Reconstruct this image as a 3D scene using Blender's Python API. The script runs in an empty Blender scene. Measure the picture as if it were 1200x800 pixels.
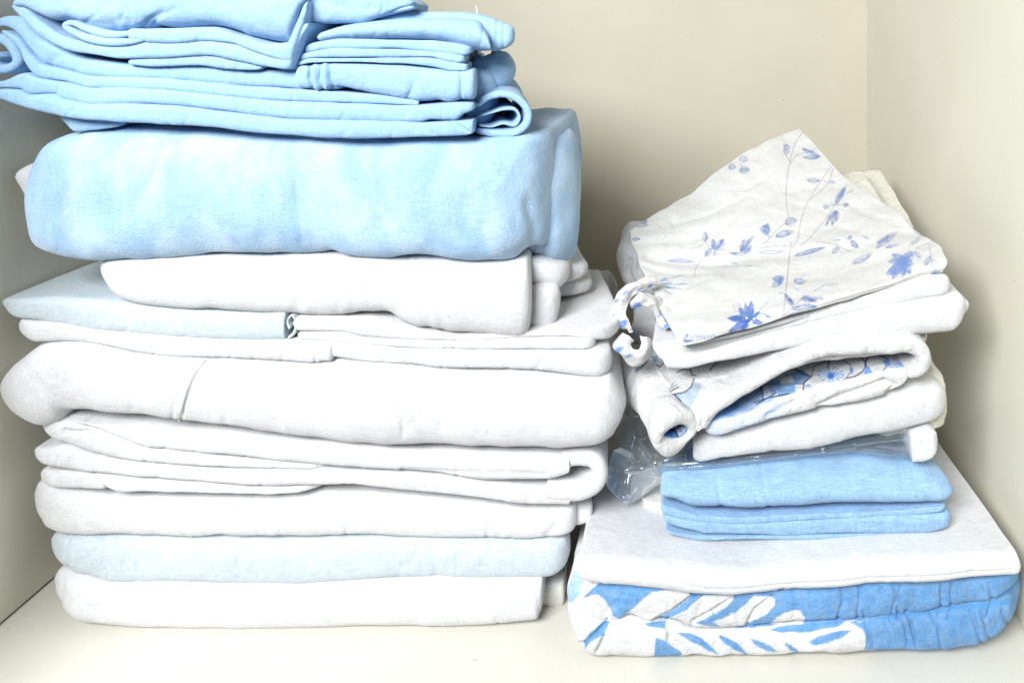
import bpy, math
import numpy as np

# ------------------------------------------------------------------ basics
F, CX, CY, H = 867.0, 815.0, 30.0, 0.4256      # lens in photo pixels, principal point, eye height
XL, XR, YB = -0.4935, 0.2310, 0.990            # cupboard side panels and back panel
scene = bpy.context.scene
COL = scene.collection

def S(r, g, b):
    def f(c):
        c /= 255.0
        return c / 12.92 if c <= 0.04045 else ((c + 0.055) / 1.055) ** 2.4
    return np.array([f(r), f(g), f(b)])

def wx(px, Y): return (px - CX) * Y / F
def wz(py, Y): return H - (py - CY) * Y / F
def proj(P): return CX + F * P[..., 0] / P[..., 1], CY + F * (H - P[..., 2]) / P[..., 1]

# ------------------------------------------------------------------ noise
def _hash(i, j, k, seed):
    n = (i * 374761393 + j * 668265263 + k * 2147483647 + seed * 1274126177) & 0xFFFFFFFF
    n = ((n ^ (n >> 13)) * 1274126177) & 0xFFFFFFFF
    n = (n ^ (n >> 16)) & 0xFFFFFFFF
    n = (n * 2246822519) & 0xFFFFFFFF
    n = n ^ (n >> 15)
    return (n & 0xFFFFFF) / float(0xFFFFFF) * 2 - 1

def noise(P, scale, seed=0, stretch=(1, 1, 1)):
    Q = P * np.array(stretch) / scale
    I = np.floor(Q).astype(np.int64)
    f = Q - I
    f = f * f * f * (f * (f * 6 - 15) + 10)
    out = 0
    for a in (0, 1):
        for b in (0, 1):
            for c in (0, 1):
                w = (f[..., 0] if a else 1 - f[..., 0]) * (f[..., 1] if b else 1 - f[..., 1]) * (f[..., 2] if c else 1 - f[..., 2])
                out = out + w * _hash(I[..., 0] + a, I[..., 1] + b, I[..., 2] + c, seed)
    return out

def curve(pts, x):
    """monotone-ish cubic through points, evaluated at x"""
    p = np.array(pts, float); p = p[np.argsort(p[:, 0], kind="stable")]
    X, Yv = p[:, 0], p[:, 1]
    if len(X) == 2: return np.interp(x, X, Yv)
    h = np.diff(X); h[h < 1e-6] = 1e-6
    d = np.diff(Yv) / h
    m = np.zeros(len(X)); m[0], m[-1] = d[0], d[-1]
    for i in range(1, len(X) - 1):
        if d[i - 1] * d[i] > 0:
            w1, w2 = 2 * h[i] + h[i - 1], h[i] + 2 * h[i - 1]
            m[i] = (w1 + w2) / (w1 / d[i - 1] + w2 / d[i])
    x = np.clip(x, X[0], X[-1])
    i = np.clip(np.searchsorted(X, x, side='right') - 1, 0, len(X) - 2)
    t = (x - X[i]) / h[i]
    return ((2*t**3 - 3*t**2 + 1) * Yv[i] + (t**3 - 2*t**2 + t) * h[i] * m[i]
            + (-2*t**3 + 3*t**2) * Yv[i + 1] + (t**3 - t**2) * h[i] * m[i + 1])

def spline(pts, n):
    """centripetal-like smooth path through any-dimensional points, n samples"""
    p = np.array(pts, float)
    L = np.concatenate([[0], np.cumsum(np.linalg.norm(np.diff(p, axis=0), axis=1) ** 0.7)])
    u = np.linspace(0, L[-1], n)
    out = []
    for k in range(p.shape[1]):
        X, Yv = L, p[:, k]
        if len(X) == 2:
            out.append(np.interp(u, X, Yv)); continue
        h = np.diff(X); d = np.diff(Yv) / h
        m = np.zeros(len(X)); m[0], m[-1] = d[0], d[-1]
        m[1:-1] = (d[:-1] * h[1:] + d[1:] * h[:-1]) / (h[1:] + h[:-1])
        i = np.clip(np.searchsorted(X, u, side='right') - 1, 0, len(X) - 2)
        t = (u - X[i]) / h[i]
        out.append((2*t**3 - 3*t**2 + 1) * Yv[i] + (t**3 - 2*t**2 + t) * h[i] * m[i]
                   + (-2*t**3 + 3*t**2) * Yv[i + 1] + (t**3 - t**2) * h[i] * m[i + 1])
    return np.stack(out, -1)

def seg_dist(px, py, path):
    best = np.full(px.shape, 1e9); along = np.zeros(px.shape)
    p = np.array(path, float)
    for (ax, ay), (bx, by) in zip(p[:-1], p[1:]):
        vx, vy = bx - ax, by - ay
        t = np.clip(((px - ax) * vx + (py - ay) * vy) / (vx * vx + vy * vy + 1e-9), 0, 1)
        d = np.hypot(px - ax - t * vx, py - ay - t * vy)
        best = np.minimum(best, d)
    return best

# ------------------------------------------------------------------ printed patterns (colour attributes)
class Print:
    def __init__(self, base): self.base = np.array(base); self.ops = []
    def poly(self, pts, c, streak=0.0, wob=0.0): self.ops.append(('p', np.array(pts, float), np.array(c), streak, wob)); return self
    def line(self, pts, w, c): self.ops.append(('l', np.array(pts, float), w, np.array(c))); return self
    def lens(self, a, b, w, c, streak=0.3, bend=0.0, outline=None, vein=0.16):
        a, b = np.array(a, float), np.array(b, float)
        t = np.linspace(0, 1, 14); d = b - a; n = np.array([-d[1], d[0]]) / (np.linalg.norm(d) + 1e-9)
        prof = np.sin(np.pi * t ** 0.85) ** 0.8 * w / 2
        mid = a + np.outer(t, d) + np.outer(np.sin(np.pi * t) * bend, n)
        pts = np.concatenate([mid + n * prof[:, None], (mid - n * prof[:, None])[::-1]])
        self.poly(pts, c, streak)
        if outline is not None:
            self.line(np.concatenate([pts, pts[:1]]), vein, outline)
            if w > 3.5:
                for f in (-.22, 0.05, .28):
                    self.line(mid[1:-2] + n * (prof * f * 2)[1:-2, None], vein * .6, outline)
        return self
    def sline(self, pts, w, c): return self.line(spline(pts, 5 * len(pts)), w, c)
    def flower(self, c0, r, n, rot, col, w=0.4, sq=1.0, outline=None, arc=2 * math.pi):
        for k in range(n):
            a = rot + arc * k / n
            self.lens(c0, (c0[0] + r * math.cos(a), c0[1] + r * math.sin(a) * sq), r * w, col, 0.45, outline=outline)
        return self
    def __call__(self, px, py):
        sh = px.shape; px, py = px.ravel(), py.ravel()
        out = np.tile(self.base, (px.size, 1))
        for op in self.ops:
            pts = op[1]
            pad = 8
            sel = np.where((px > pts[:, 0].min() - pad) & (px < pts[:, 0].max() + pad) & (py > pts[:, 1].min() - pad) & (py < pts[:, 1].max() + pad))[0]
            if not sel.size: continue
            x, y = px[sel], py[sel]
            if op[0] == 'l':
                a = np.clip(op[2] + 0.5 - seg_dist(x, y, pts), 0, 1); c = op[3]
            else:
                if op[4] > 0:
                    q = np.stack([x, y, np.zeros_like(x)], -1)
                    x = x + op[4] * noise(q, 7, 3); y = y + op[4] * noise(q, 7, 9)
                ins = np.zeros(x.size, bool)
                q = np.roll(pts, -1, axis=0)
                for (ax, ay), (bx, by) in zip(pts, q):
                    if ay == by: continue
                    ins ^= ((ay > y) != (by > y)) & (x < (bx - ax) * (y - ay) / (by - ay) + ax)
                edge = seg_dist(x, y, np.concatenate([pts, pts[:1]]))
                a = np.clip(0.5 + np.where(ins, edge, -edge) / 1.1, 0, 1); c = op[2]
                if op[3] > 0:
                    d = pts[len(pts) // 2] - pts[0]; L = np.linalg.norm(d) + 1e-9
                    q = np.stack([(x * d[0] + y * d[1]) / L, (x * d[1] - y * d[0]) / L, np.zeros_like(x)], -1)
                    s = noise(q, 1.6, 5, (0.12, 1, 1)) * 0.6 + noise(q, 5, 8) * 0.6
                    a = a * np.clip(1 - op[3] + op[3] * 1.3 * s, 0.12, 1)
            out[sel] = out[sel] * (1 - a[:, None]) + c * a[:, None]
        return out.reshape(sh + (3,))

# ------------------------------------------------------------------ materials
MATS = {}
def fabric(name, color, mottle=0.03, mscale=14.0, bump=0.5, fine=900.0, wrink=0.35, wscale=40.0, rough=0.92, sheen=0.15, attr=False, warp=None, grain=0.07, color2=None, c2=(.40, .62)):
    if name in MATS: return MATS[name]
    m = bpy.data.materials.new(name); m.use_nodes = True
    nt = m.node_tree; N = nt.nodes; L = nt.links
    b = N['Principled BSDF']
    b.inputs['Roughness'].default_value = rough
    b.inputs['Sheen Weight'].default_value = sheen
    b.inputs['Specular IOR Level'].default_value = 0.15
    tc = N.new('ShaderNodeTexCoord')
    n1 = N.new('ShaderNodeTexNoise'); n1.inputs['Scale'].default_value = mscale; n1.inputs['Detail'].default_value = 4
    if warp:
        mp = N.new('ShaderNodeMapping'); mp.inputs['Scale'].default_value = warp
        L.new(tc.outputs['Object'], mp.inputs['Vector']); L.new(mp.outputs['Vector'], n1.inputs['Vector'])
    else:
        L.new(tc.outputs['Object'], n1.inputs['Vector'])
    rp = N.new('ShaderNodeMapRange')
    rp.inputs['From Min'].default_value = 0.3; rp.inputs['From Max'].default_value = 0.7
    rp.inputs['To Min'].default_value = 1 - mottle; rp.inputs['To Max'].default_value = 1 + mottle
    L.new(n1.outputs['Fac'], rp.inputs['Value'])
    mul = N.new('ShaderNodeVectorMath'); mul.operation = 'SCALE'
    if attr:
        at = N.new('ShaderNodeAttribute'); at.attribute_name = 'dye'
        L.new(at.outputs['Color'], mul.inputs[0])
    else:
        rgb = N.new('ShaderNodeRGB'); rgb.outputs[0].default_value = (*color, 1)
        L.new(rgb.outputs[0], mul.inputs[0])
    if color2 is not None:
        n5 = N.new('ShaderNodeTexNoise'); n5.inputs['Scale'].default_value = mscale; n5.inputs['Detail'].default_value = 3; n5.inputs['Distortion'].default_value = .4
        L.new(n1.inputs['Vector'].links[0].from_socket, n5.inputs['Vector'])
        r5 = N.new('ShaderNodeMapRange'); r5.interpolation_type = 'SMOOTHSTEP'
        r5.inputs['From Min'].default_value, r5.inputs['From Max'].default_value = c2
        L.new(n5.outputs['Fac'], r5.inputs['Value'])
        mixc = N.new('ShaderNodeMix'); mixc.data_type = 'RGBA'
        mixc.inputs[6].default_value = (*color, 1); mixc.inputs[7].default_value = (*color2, 1)
        L.new(r5.outputs[0], mixc.inputs[0]); L.new(mixc.outputs[2], mul.inputs[0])
    # thread grain: warp and weft
    last = rp.outputs[0]
    for sc in ((1300, 1300, 110), (120, 1300, 1300)):
        mpg = N.new('ShaderNodeMapping'); mpg.inputs['Scale'].default_value = sc
        ng = N.new('ShaderNodeTexNoise'); ng.inputs['Scale'].default_value = 1; ng.inputs['Detail'].default_value = 1
        L.new(tc.outputs['Object'], mpg.inputs['Vector']); L.new(mpg.outputs['Vector'], ng.inputs['Vector'])
        rg = N.new('ShaderNodeMapRange'); rg.inputs['From Min'].default_value = .3; rg.inputs['From Max'].default_value = .7
        rg.inputs['To Min'].default_value = 1 - grain; rg.inputs['To Max'].default_value = 1 + grain
        L.new(ng.outputs['Fac'], rg.inputs['Value'])
        mg = N.new('ShaderNodeMath'); mg.operation = 'MULTIPLY'
        L.new(last, mg.inputs[0]); L.new(rg.outputs[0], mg.inputs[1]); last = mg.outputs[0]
    L.new(last, mul.inputs['Scale'])
    L.new(mul.outputs[0], b.inputs['Base Color'])
    # weave grain + small wrinkles
    n2 = N.new('ShaderNodeTexNoise'); n2.inputs['Scale'].default_value = fine; n2.inputs['Detail'].default_value = 2
    L.new(tc.outputs['Object'], n2.inputs['Vector'])
    n3 = N.new('ShaderNodeTexNoise'); n3.inputs['Scale'].default_value = wscale; n3.inputs['Detail'].default_value = 5
    n3.inputs['Distortion'].default_value = 0.6
    L.new(tc.outputs['Object'], n3.inputs['Vector'])
    b1 = N.new('ShaderNodeBump'); b1.inputs['Strength'].default_value = bump; b1.inputs['Distance'].default_value = 0.0006
    b2 = N.new('ShaderNodeBump'); b2.inputs['Strength'].default_value = wrink; b2.inputs['Distance'].default_value = 0.004
    L.new(n2.outputs['Fac'], b1.inputs['Height']); L.new(n3.outputs['Fac'], b2.inputs['Height'])
    L.new(b2.outputs['Normal'], b1.inputs['Normal']); L.new(b1.outputs['Normal'], b.inputs['Normal'])
    MATS[name] = m
    return m

def panel_mat(name, color, rough=0.55, var=0.03):
    m = bpy.data.materials.new(name); m.use_nodes = True
    nt = m.node_tree; N = nt.nodes; L = nt.links; b = N['Principled BSDF']
    b.inputs['Roughness'].default_value = rough; b.inputs['Specular IOR Level'].default_value = 0.3
    tc = N.new('ShaderNodeTexCoord')
    n1 = N.new('ShaderNodeTexNoise'); n1.inputs['Scale'].default_value = 9; n1.inputs['Detail'].default_value = 6
    L.new(tc.outputs['Object'], n1.inputs['Vector'])
    rp = N.new('ShaderNodeMapRange'); rp.inputs['From Min'].default_value = .3; rp.inputs['From Max'].default_value = .7
    rp.inputs['To Min'].default_value = 1 - var; rp.inputs['To Max'].default_value = 1 + var
    L.new(n1.outputs['Fac'], rp.inputs['Value'])
    # sparse scuffs and specks
    n4 = N.new('ShaderNodeTexNoise'); n4.inputs['Scale'].default_value = 160; n4.inputs['Detail'].default_value = 2
    L.new(tc.outputs['Object'], n4.inputs['Vector'])
    r4 = N.new('ShaderNodeMapRange'); r4.inputs['From Min'].default_value = .74; r4.inputs['From Max'].default_value = .80
    r4.inputs['To Min'].default_value = 1; r4.inputs['To Max'].default_value = .72
    L.new(n4.outputs['Fac'], r4.inputs['Value'])
    mm = N.new('ShaderNodeMath'); mm.operation = 'MULTIPLY'
    L.new(rp.outputs[0], mm.inputs[0]); L.new(r4.outputs[0], mm.inputs[1])
    rgb = N.new('ShaderNodeRGB'); rgb.outputs[0].default_value = (*color, 1)
    mul = N.new('ShaderNodeVectorMath'); mul.operation = 'SCALE'
    L.new(rgb.outputs[0], mul.inputs[0]); L.new(mm.outputs[0], mul.inputs['Scale']); L.new(mul.outputs[0], b.inputs['Base Color'])
    n2 = N.new('ShaderNodeTexNoise'); n2.inputs['Scale'].default_value = 260; n2.inputs['Detail'].default_value = 3
    L.new(tc.outputs['Object'], n2.inputs['Vector'])
    bp = N.new('ShaderNodeBump'); bp.inputs['Strength'].default_value = .25; bp.inputs['Distance'].default_value = .0006
    L.new(n2.outputs['Fac'], bp.inputs['Height']); L.new(bp.outputs[0], b.inputs['Normal'])
    return m

# ------------------------------------------------------------------ mesh linking
def link_mesh(name, V, faces, mat, parent=None, dye=None, flat=False):
    """faces: (n,4) quads or list; verts in world coordinates"""
    if parent is not None:
        off = np.array(parent.location)
    else:
        lo, hi = V.min(0), V.max(0)
        off = np.array([(lo[0] + hi[0]) / 2, (lo[1] + hi[1]) / 2, lo[2]])
    me = bpy.data.meshes.new(name)
    me.from_pydata((V - off).tolist(), [], faces.tolist() if hasattr(faces, 'tolist') else faces)
    if dye is not None:
        ca = me.color_attributes.new('dye', 'FLOAT_COLOR', 'POINT')
        a = np.ones((len(V), 4), np.float32); a[:, :3] = dye
        ca.data.foreach_set('color', a.ravel())
    me.validate(); me.update()
    if not flat:
        me.polygons.foreach_set('use_smooth', [True] * len(me.polygons))
    me.materials.append(mat)
    o = bpy.data.objects.new(name, me); COL.objects.link(o)
    if parent is not None: o.parent = parent
    else: o.location = off
    return o

def thing(name, label, cat, loc):
    o = bpy.data.objects.new(name, None); COL.objects.link(o)
    o.empty_display_size = 0.02
    o.location = loc; o['label'] = label; o['category'] = cat
    bpy.context.view_layer.update()
    return o

def tag(o, label, cat):
    o['label'] = label; o['category'] = cat
    return o

def at(px, py, Y): return (wx(px, Y), Y, wz(py, Y))

def grid_faces(ns, nt, closed=True):
    i = np.arange(ns - 1)[:, None]; j = np.arange(nt if closed else nt - 1)[None, :]
    a = i * nt + j; b = i * nt + (j + 1) % nt
    return np.stack([a, b, b + nt, a + nt], -1).reshape(-1, 4)

def grid_normals(P, closed=True):
    du = np.gradient(P, axis=0)
    if closed:
        dv = np.roll(P, -1, axis=1) - np.roll(P, 1, axis=1)
    else:
        dv = np.gradient(P, axis=1)
    n = np.cross(dv, du)
    return n / (np.linalg.norm(n, axis=-1, keepdims=True) + 1e-12)

def endround(d, er, p=2.3):
    if er <= 0: return np.ones_like(d)
    t = np.clip(d / er, 0, 1)
    return np.maximum(1 - (1 - t) ** p, 0) ** (1 / p)

SURF = {}   # last built front surface, for seams that follow it
def section(ht, nose, depth, e=2.2, nf=22, nb=9):
    """closed fold section; returns a (depth offset), b (-1..1) arrays (ns, nt)"""
    R = np.minimum(nose * ht, depth * 0.4)[:, None]
    th = np.linspace(-np.pi / 2, np.pi / 2, nf)
    c, s = np.cos(th), np.sin(th)
    fb = np.sign(s) * np.abs(s) ** (2 / e); fa = 1 - np.abs(c) ** (2 / e)
    A = [R * fa[None, :]]; B = [np.tile(fb, (len(ht), 1))]
    t = np.linspace(0, 1, nb + 2)[1:-1][None, :] ** 1.3
    A.append(R + (depth - 2 * R) * t); B.append(np.ones((len(ht), nb)))
    th2 = np.linspace(np.pi / 2, -np.pi / 2, 9)
    A.append(depth - R * (1 - np.cos(th2))[None, :]); B.append(np.tile(np.sin(th2), (len(ht), 1)))
    A.append(R + (depth - 2 * R) * t[:, ::-1]); B.append(-np.ones((len(ht), nb)))
    return np.concatenate(A, 1), np.concatenate(B, 1)

def auto_creases(px, py, seed):
    """short random pulls and dents across a folded edge"""
    rng = np.random.default_rng(seed + 500)
    out = []
    x0, x1 = px.min() + 8, px.max() - 8
    h = np.median(py.max(1) - py.min(1))
    for k in range(int((x1 - x0) / 34)):
        x = rng.uniform(x0, x1); i = np.argmin(abs(px[:, px.shape[1] // 2] - x))
        yt, yb = py[i].min(), py[i].max()
        ln = rng.uniform(.35, 1.0) * (yb - yt); dx = rng.uniform(-1.0, 1.0) * ln * rng.choice([.5, 1.2])
        y0 = yt + rng.uniform(0, 1) * (yb - yt - ln)
        sg = rng.choice([1, 1, -.6])
        out.append(([(x, y0), (x + dx * .4, y0 + ln * .5), (x + dx, y0 + ln)], sg * rng.uniform(.0003, .0009) * min(1, .35 + h / 60), rng.uniform(1.5, 2.0 + h / 12)))
    return out

def finish(name, P, mat, parent, amp, seed, creases, paint, nf, wr, key, auto=True):
    Nn = -grid_normals(P)
    d = 1.3 * amp * (0.8 * noise(P, 0.075, seed) + 0.45 * noise(P, 0.03, seed + 1) + 0.16 * noise(P, 0.012, seed + 2))
    if not wr: wr = ((.024, .00055, (.6, 1, 1.5)), (.010, .00022, (1, 1, 1)))
    for (sc, am, st) in wr:
        d = d + am * noise(P, sc, seed + 7, st)
    px, py = proj(P)
    if auto: creases = list(creases) + auto_creases(px[:, :nf], py[:, :nf], seed)
    front = np.zeros(P.shape[:2]); front[:, :nf] = 0.04 + 0.96 * np.sqrt(np.cos(np.linspace(-np.pi / 2, np.pi / 2, nf)).clip(0, 1))[None, :]
    for (path, dep, w) in creases:
        d = d - front * dep * np.exp(-(seg_dist(px, py, path) / w) ** 2)
    P = P + Nn * d[..., None]
    ns, nt = P.shape[:2]
    px, py = proj(P)
    dye = None
    if paint is not None: dye = paint(px, py).reshape(-1, 3)
    fl = grid_faces(ns, nt).tolist()
    o = link_mesh(name, P.reshape(-1, 3), fl, mat, parent, dye)
    import bmesh
    bm = bmesh.new(); bm.from_mesh(o.data); bm.verts.ensure_lookup_table()
    ends = [bm.verts[i] for i in range(nt)] + [bm.verts[i] for i in range((ns - 1) * nt, ns * nt)]
    bmesh.ops.remove_doubles(bm, verts=ends, dist=0.0004)
    bmesh.ops.holes_fill(bm, edges=[e_ for e_ in bm.edges if e_.is_boundary], sides=0)
    for f_ in bm.faces: f_.smooth = True
    bmesh.ops.recalc_face_normals(bm, faces=bm.faces)
    bm.to_mesh(o.data); bm.free()
    SURF[key or name] = (P[:, :nf], px[:, :nf], py[:, :nf], Nn[:, :nf])
    return o

def slab(name, top, bot, y, depth, mat, parent=None, nose=0.75, erl=None, err=None, cl=0.012, cr=0.012,
         tl=0.0, tr=0.0, rise=0.0, amp=0.0009, seed=1, res=1.5, e=2.7, creases=(), paint=None, nf=22, wr=(), key=None, ybend=None, p=2.9, nb=9):
    """a fold of cloth seen from its folded front edge; top / bot are the traced edge lines"""
    top, bot = np.array(top, float), np.array(bot, float)
    xl = min(top[:, 0].min(), bot[:, 0].min()); xr = max(top[:, 0].max(), bot[:, 0].max())
    n = max(12, int((xr - xl) / res))
    u = np.linspace(0, 1, n); u = 0.55 * u + 0.45 * (1 - np.cos(np.pi * u)) / 2
    px = xl + (xr - xl) * u
    zt, zb = curve(top, px), curve(bot, px)
    th = np.maximum(zb - zt, 0.5)
    med = float(np.median(th))
    erl = med * 0.36 if erl is None else erl
    err = med * 0.4 if err is None else err
    k = endround(px - xl, erl, p) * endround(xr - px, err, p)
    k = np.maximum(k, 0.002)
    mid = (zt + zb) / 2
    y0 = np.full(n, y)
    if ybend is not None: y0 = y0 + curve(ybend, px)
    h0 = th * 0.5 * y0 / F
    ys = y0 + 0.5 * np.minimum(nose * np.median(h0), 0.011)      # the outline is seen on the rounded nose, a little behind its front
    X = wx(px, y0); Zc = wz(mid, ys); ht = th * k * 0.5 * ys / F
    yf = y0 + cl * (1 - endround(X - X[0], max(cl, 1e-5), 2)) * (cl > 0) + cr * (1 - endround(X[-1] - X, max(cr, 1e-5), 2)) * (cr > 0)
    A, B = section(ht, nose, depth, e, nf, nb)
    w = A / depth
    X = wx(px, yf)
    Xg = X[:, None] + w * (tl * (1 - u) + tr * u)[:, None]
    Yg = yf[:, None] + A * ((y0 + depth - yf) / depth)[:, None]
    Zg = Zc[:, None] + ht[:, None] * B + rise * w
    P = np.stack([Xg, Yg, Zg], -1)
    return finish(name, P, mat, parent, amp, seed, creases, paint, nf, wr, key)

def ribbon(name, path, th, y, depth, mat, parent=None, nose=1.0, amp=0.0006, seed=1, n=None, e=2.2, paint=None, ends=True, creases=(), dxb=0.0, dzb=0.0, nf=16, wr=(), key=None):
    """a band of cloth on edge: path traced in pixels at distance y, carried back by depth"""
    pp = spline(path, 200)
    Ls = np.sum(np.hypot(*np.diff(pp, axis=0).T))
    n = n or max(24, int(Ls / 1.6))
    pp = spline(path, n)
    t = np.gradient(pp, axis=0); t /= np.linalg.norm(t, axis=1, keepdims=True)
    nx, nz = t[:, 1], t[:, 0]                     # up normal in (X,Z): rotate; py grows down
    u = np.linspace(0, 1, n)
    thv = np.interp(u, np.linspace(0, 1, len(th)), th) if np.ndim(th) else np.full(n, float(th))
    if ends:
        s = u * Ls
        thv = thv * np.maximum(endround(s, thv.mean() * .5) * endround(Ls - s, thv.mean() * .5), .05)
    X = wx(pp[:, 0], y); Z = wz(pp[:, 1], y); ht = thv * .5 * y / F
    A, B = section(ht, nose, depth, e, nf)
    w = A / depth
    P = np.stack([X[:, None] + nx[:, None] * ht[:, None] * B + dxb * w, y + A, Z[:, None] + nz[:, None] * ht[:, None] * B + dzb * w], -1)
    return finish(name, P, mat, parent, amp, seed, creases, paint, nf, wr, key)

def sheet(name, ctrl, thick, mat, parent=None, nu=60, nv=60, amp=0.001, seed=1, paint=None, wr=(), creases=(), key=None, wob=0.0008):
    """a draped sheet through rows of control points (px, py, Y); rows run back to front"""
    C3 = np.array([[at(*c) for c in row] for row in ctrl])
    rows = np.stack([spline(r, nu) for r in C3])                 # (rows, nu, 3)
    P = np.stack([spline(rows[:, i], nv) for i in range(nu)], 1)  # (nv, nu, 3)
    Nn = grid_normals(P, closed=False)
    if Nn[..., 1].mean() > 0: Nn = -Nn                            # towards the viewer
    d = amp * (noise(P, 0.06, seed) + 0.5 * noise(P, 0.025, seed + 1) + 0.18 * noise(P, 0.01, seed + 2))
    for (sc, am, st) in wr: d = d + am * noise(P, sc, seed + 7, st)
    for ax in (0, 1):
        tt = np.gradient(P, axis=ax); tt /= np.linalg.norm(tt, axis=-1, keepdims=True) + 1e-12
        P = P + tt * (wob * noise(P, .022, seed + 20 + ax))[..., None]
    px, py = proj(P)
    for (path, dep, w) in creases: d = d - dep * np.exp(-(seg_dist(px, py, path) / w) ** 2)
    P = P + Nn * d[..., None]
    Q = P - Nn * thick
    px, py = proj(P)
    V = np.concatenate([P.reshape(-1, 3), Q.reshape(-1, 3)])
    f = grid_faces(nv, nu, closed=False)
    m = nu * nv
    idx = np.arange(m).reshape(nv, nu)
    rim = np.concatenate([idx[0, :], idx[1:, -1], idx[-1, -2::-1], idx[-2:0:-1, 0]])
    r2 = np.roll(rim, -1)
    side = np.stack([rim, r2, r2 + m, rim + m], -1)
    faces = np.concatenate([f, f[:, ::-1] + m, side])
    dye = None
    if paint is not None:
        c = paint(px, py).reshape(-1, 3); dye = np.concatenate([c, c])
    o = link_mesh(name, V, faces, mat, parent, dye)
    # consistent outward normals
    import bmesh
    bm = bmesh.new(); bm.from_mesh(o.data); bmesh.ops.recalc_face_normals(bm, faces=bm.faces); bm.to_mesh(o.data); bm.free()
    o.data.polygons.foreach_set('use_smooth', [True] * len(o.data.polygons))
    SURF[key or name] = (P, px, py, Nn)
    return o

def tube(name, pts3, r, mat, parent=None, seg=8):
    P0 = np.array(pts3, float); n = len(P0)
    t = np.gradient(P0, axis=0); t /= np.linalg.norm(t, axis=1, keepdims=True) + 1e-12
    up = np.array([0.13, 0.9, 0.2]); a = np.cross(t, up); a /= np.linalg.norm(a, axis=1, keepdims=True) + 1e-12
    b = np.cross(t, a)
    th = np.linspace(0, 2 * np.pi, seg, endpoint=False)
    rr = np.full(n, r) * np.maximum(endround(np.linspace(0, n - 1, n), 1.5) * endround(np.linspace(n - 1, 0, n), 1.5), 0.2)
    P = P0[:, None, :] + rr[:, None, None] * (np.cos(th)[None, :, None] * a[:, None, :] + np.sin(th)[None, :, None] * b[:, None, :])
    f = grid_faces(n, seg).tolist() + [list(range(seg)), list(range((n - 1) * seg, n * seg))[::-1]]
    return link_mesh(name, P.reshape(-1, 3), f, mat, parent)

def on_surface(key, path, n=40, lift=0.0):
    P, px, py, Nn = SURF[key]
    Pf, xf, yf, nf = P.reshape(-1, 3), px.ravel(), py.ravel(), Nn.reshape(-1, 3)
    out = []
    for (x, yv) in spline(path, n):
        d = (xf - x) ** 2 + (yf - yv) ** 2
        k = np.argsort(d)[:4]; w = 1 / (d[k] + 0.3); w /= w.sum()
        out.append((Pf[k] * w[:, None]).sum(0) + lift * (nf[k] * w[:, None]).sum(0))
    out = np.array(out)
    for _ in range(2): out[1:-1] = (out[:-2] + 2 * out[1:-1] + out[2:]) / 4
    return out

def box(name, lo, hi, mat, parent=None, bev=0.0008):
    import bmesh
    bm = bmesh.new(); bmesh.ops.create_cube(bm, size=1)
    lo, hi = np.array(lo), np.array(hi); c = (lo + hi) / 2
    for v in bm.verts: v.co = [v.co[i] * (hi - lo)[i] for i in range(3)]
    bmesh.ops.bevel(bm, geom=bm.edges[:], offset=bev, segments=2, affect='EDGES')
    me = bpy.data.meshes.new(name); bm.to_mesh(me); bm.free(); me.materials.append(mat)
    o = bpy.data.objects.new(name, me); COL.objects.link(o); o.location = c
    if parent: o.parent = parent
    return o

# ------------------------------------------------------------------ the cupboard compartment
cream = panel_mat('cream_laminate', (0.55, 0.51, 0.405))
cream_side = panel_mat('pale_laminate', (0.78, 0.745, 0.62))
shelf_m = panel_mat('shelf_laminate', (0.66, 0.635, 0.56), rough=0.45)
for nm, lo, hi, m in (
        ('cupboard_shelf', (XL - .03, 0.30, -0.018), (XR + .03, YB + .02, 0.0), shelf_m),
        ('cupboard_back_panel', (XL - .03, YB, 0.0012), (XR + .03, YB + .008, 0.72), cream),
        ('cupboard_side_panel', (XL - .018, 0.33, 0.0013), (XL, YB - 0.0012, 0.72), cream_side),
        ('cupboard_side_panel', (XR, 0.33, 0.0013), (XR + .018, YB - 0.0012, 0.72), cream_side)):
    o = box(nm, lo, hi, m); o['kind'] = 'structure'

# ------------------------------------------------------------------ cloth materials
white = fabric('white_cotton', (.63, .63, .637))
white2 = fabric('white_percale', (.64, .64, .647), wrink=.28)
creamw = fabric('cream_cotton', (.66, .645, .59))
ivory = fabric('ivory_towelling', (.67, .65, .56), bump=1.0, fine=420, wrink=.5, wscale=120)
paleb = fabric('pale_blue_cotton', (.44, .55, .64), mottle=.02)
greyb = fabric('pale_grey_blue_cotton', (.51, .57, .605), mottle=.02)
skyb = fabric('sky_blue_sheeting', (.315, .49, .69), mottle=.04, wrink=.3)
skyb2 = fabric('sky_blue_poplin', (.325, .50, .70), mottle=.04, wrink=.4, wscale=60)
flann = fabric('mottled_blue_flannel', (.315, .485, .69), mottle=.04, mscale=24, bump=.8, fine=700, wrink=.4, wscale=22, warp=(1.7, 1, .8), sheen=.3, color2=(.43, .575, .725), c2=(.34, .68))
chamb = fabric('blue_chambray', (.29, .455, .66), grain=.12, mottle=.06, mscale=60, bump=.8, fine=1100, wrink=.3, warp=(1, 1, 6))
thread = fabric('white_thread', (.84, .84, .85), wrink=.0)
greyth = fabric('grey_thread', (.35, .33, .33), wrink=.0)

def left_fold(name, *a, **k): return slab(name, *a, **k)

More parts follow.
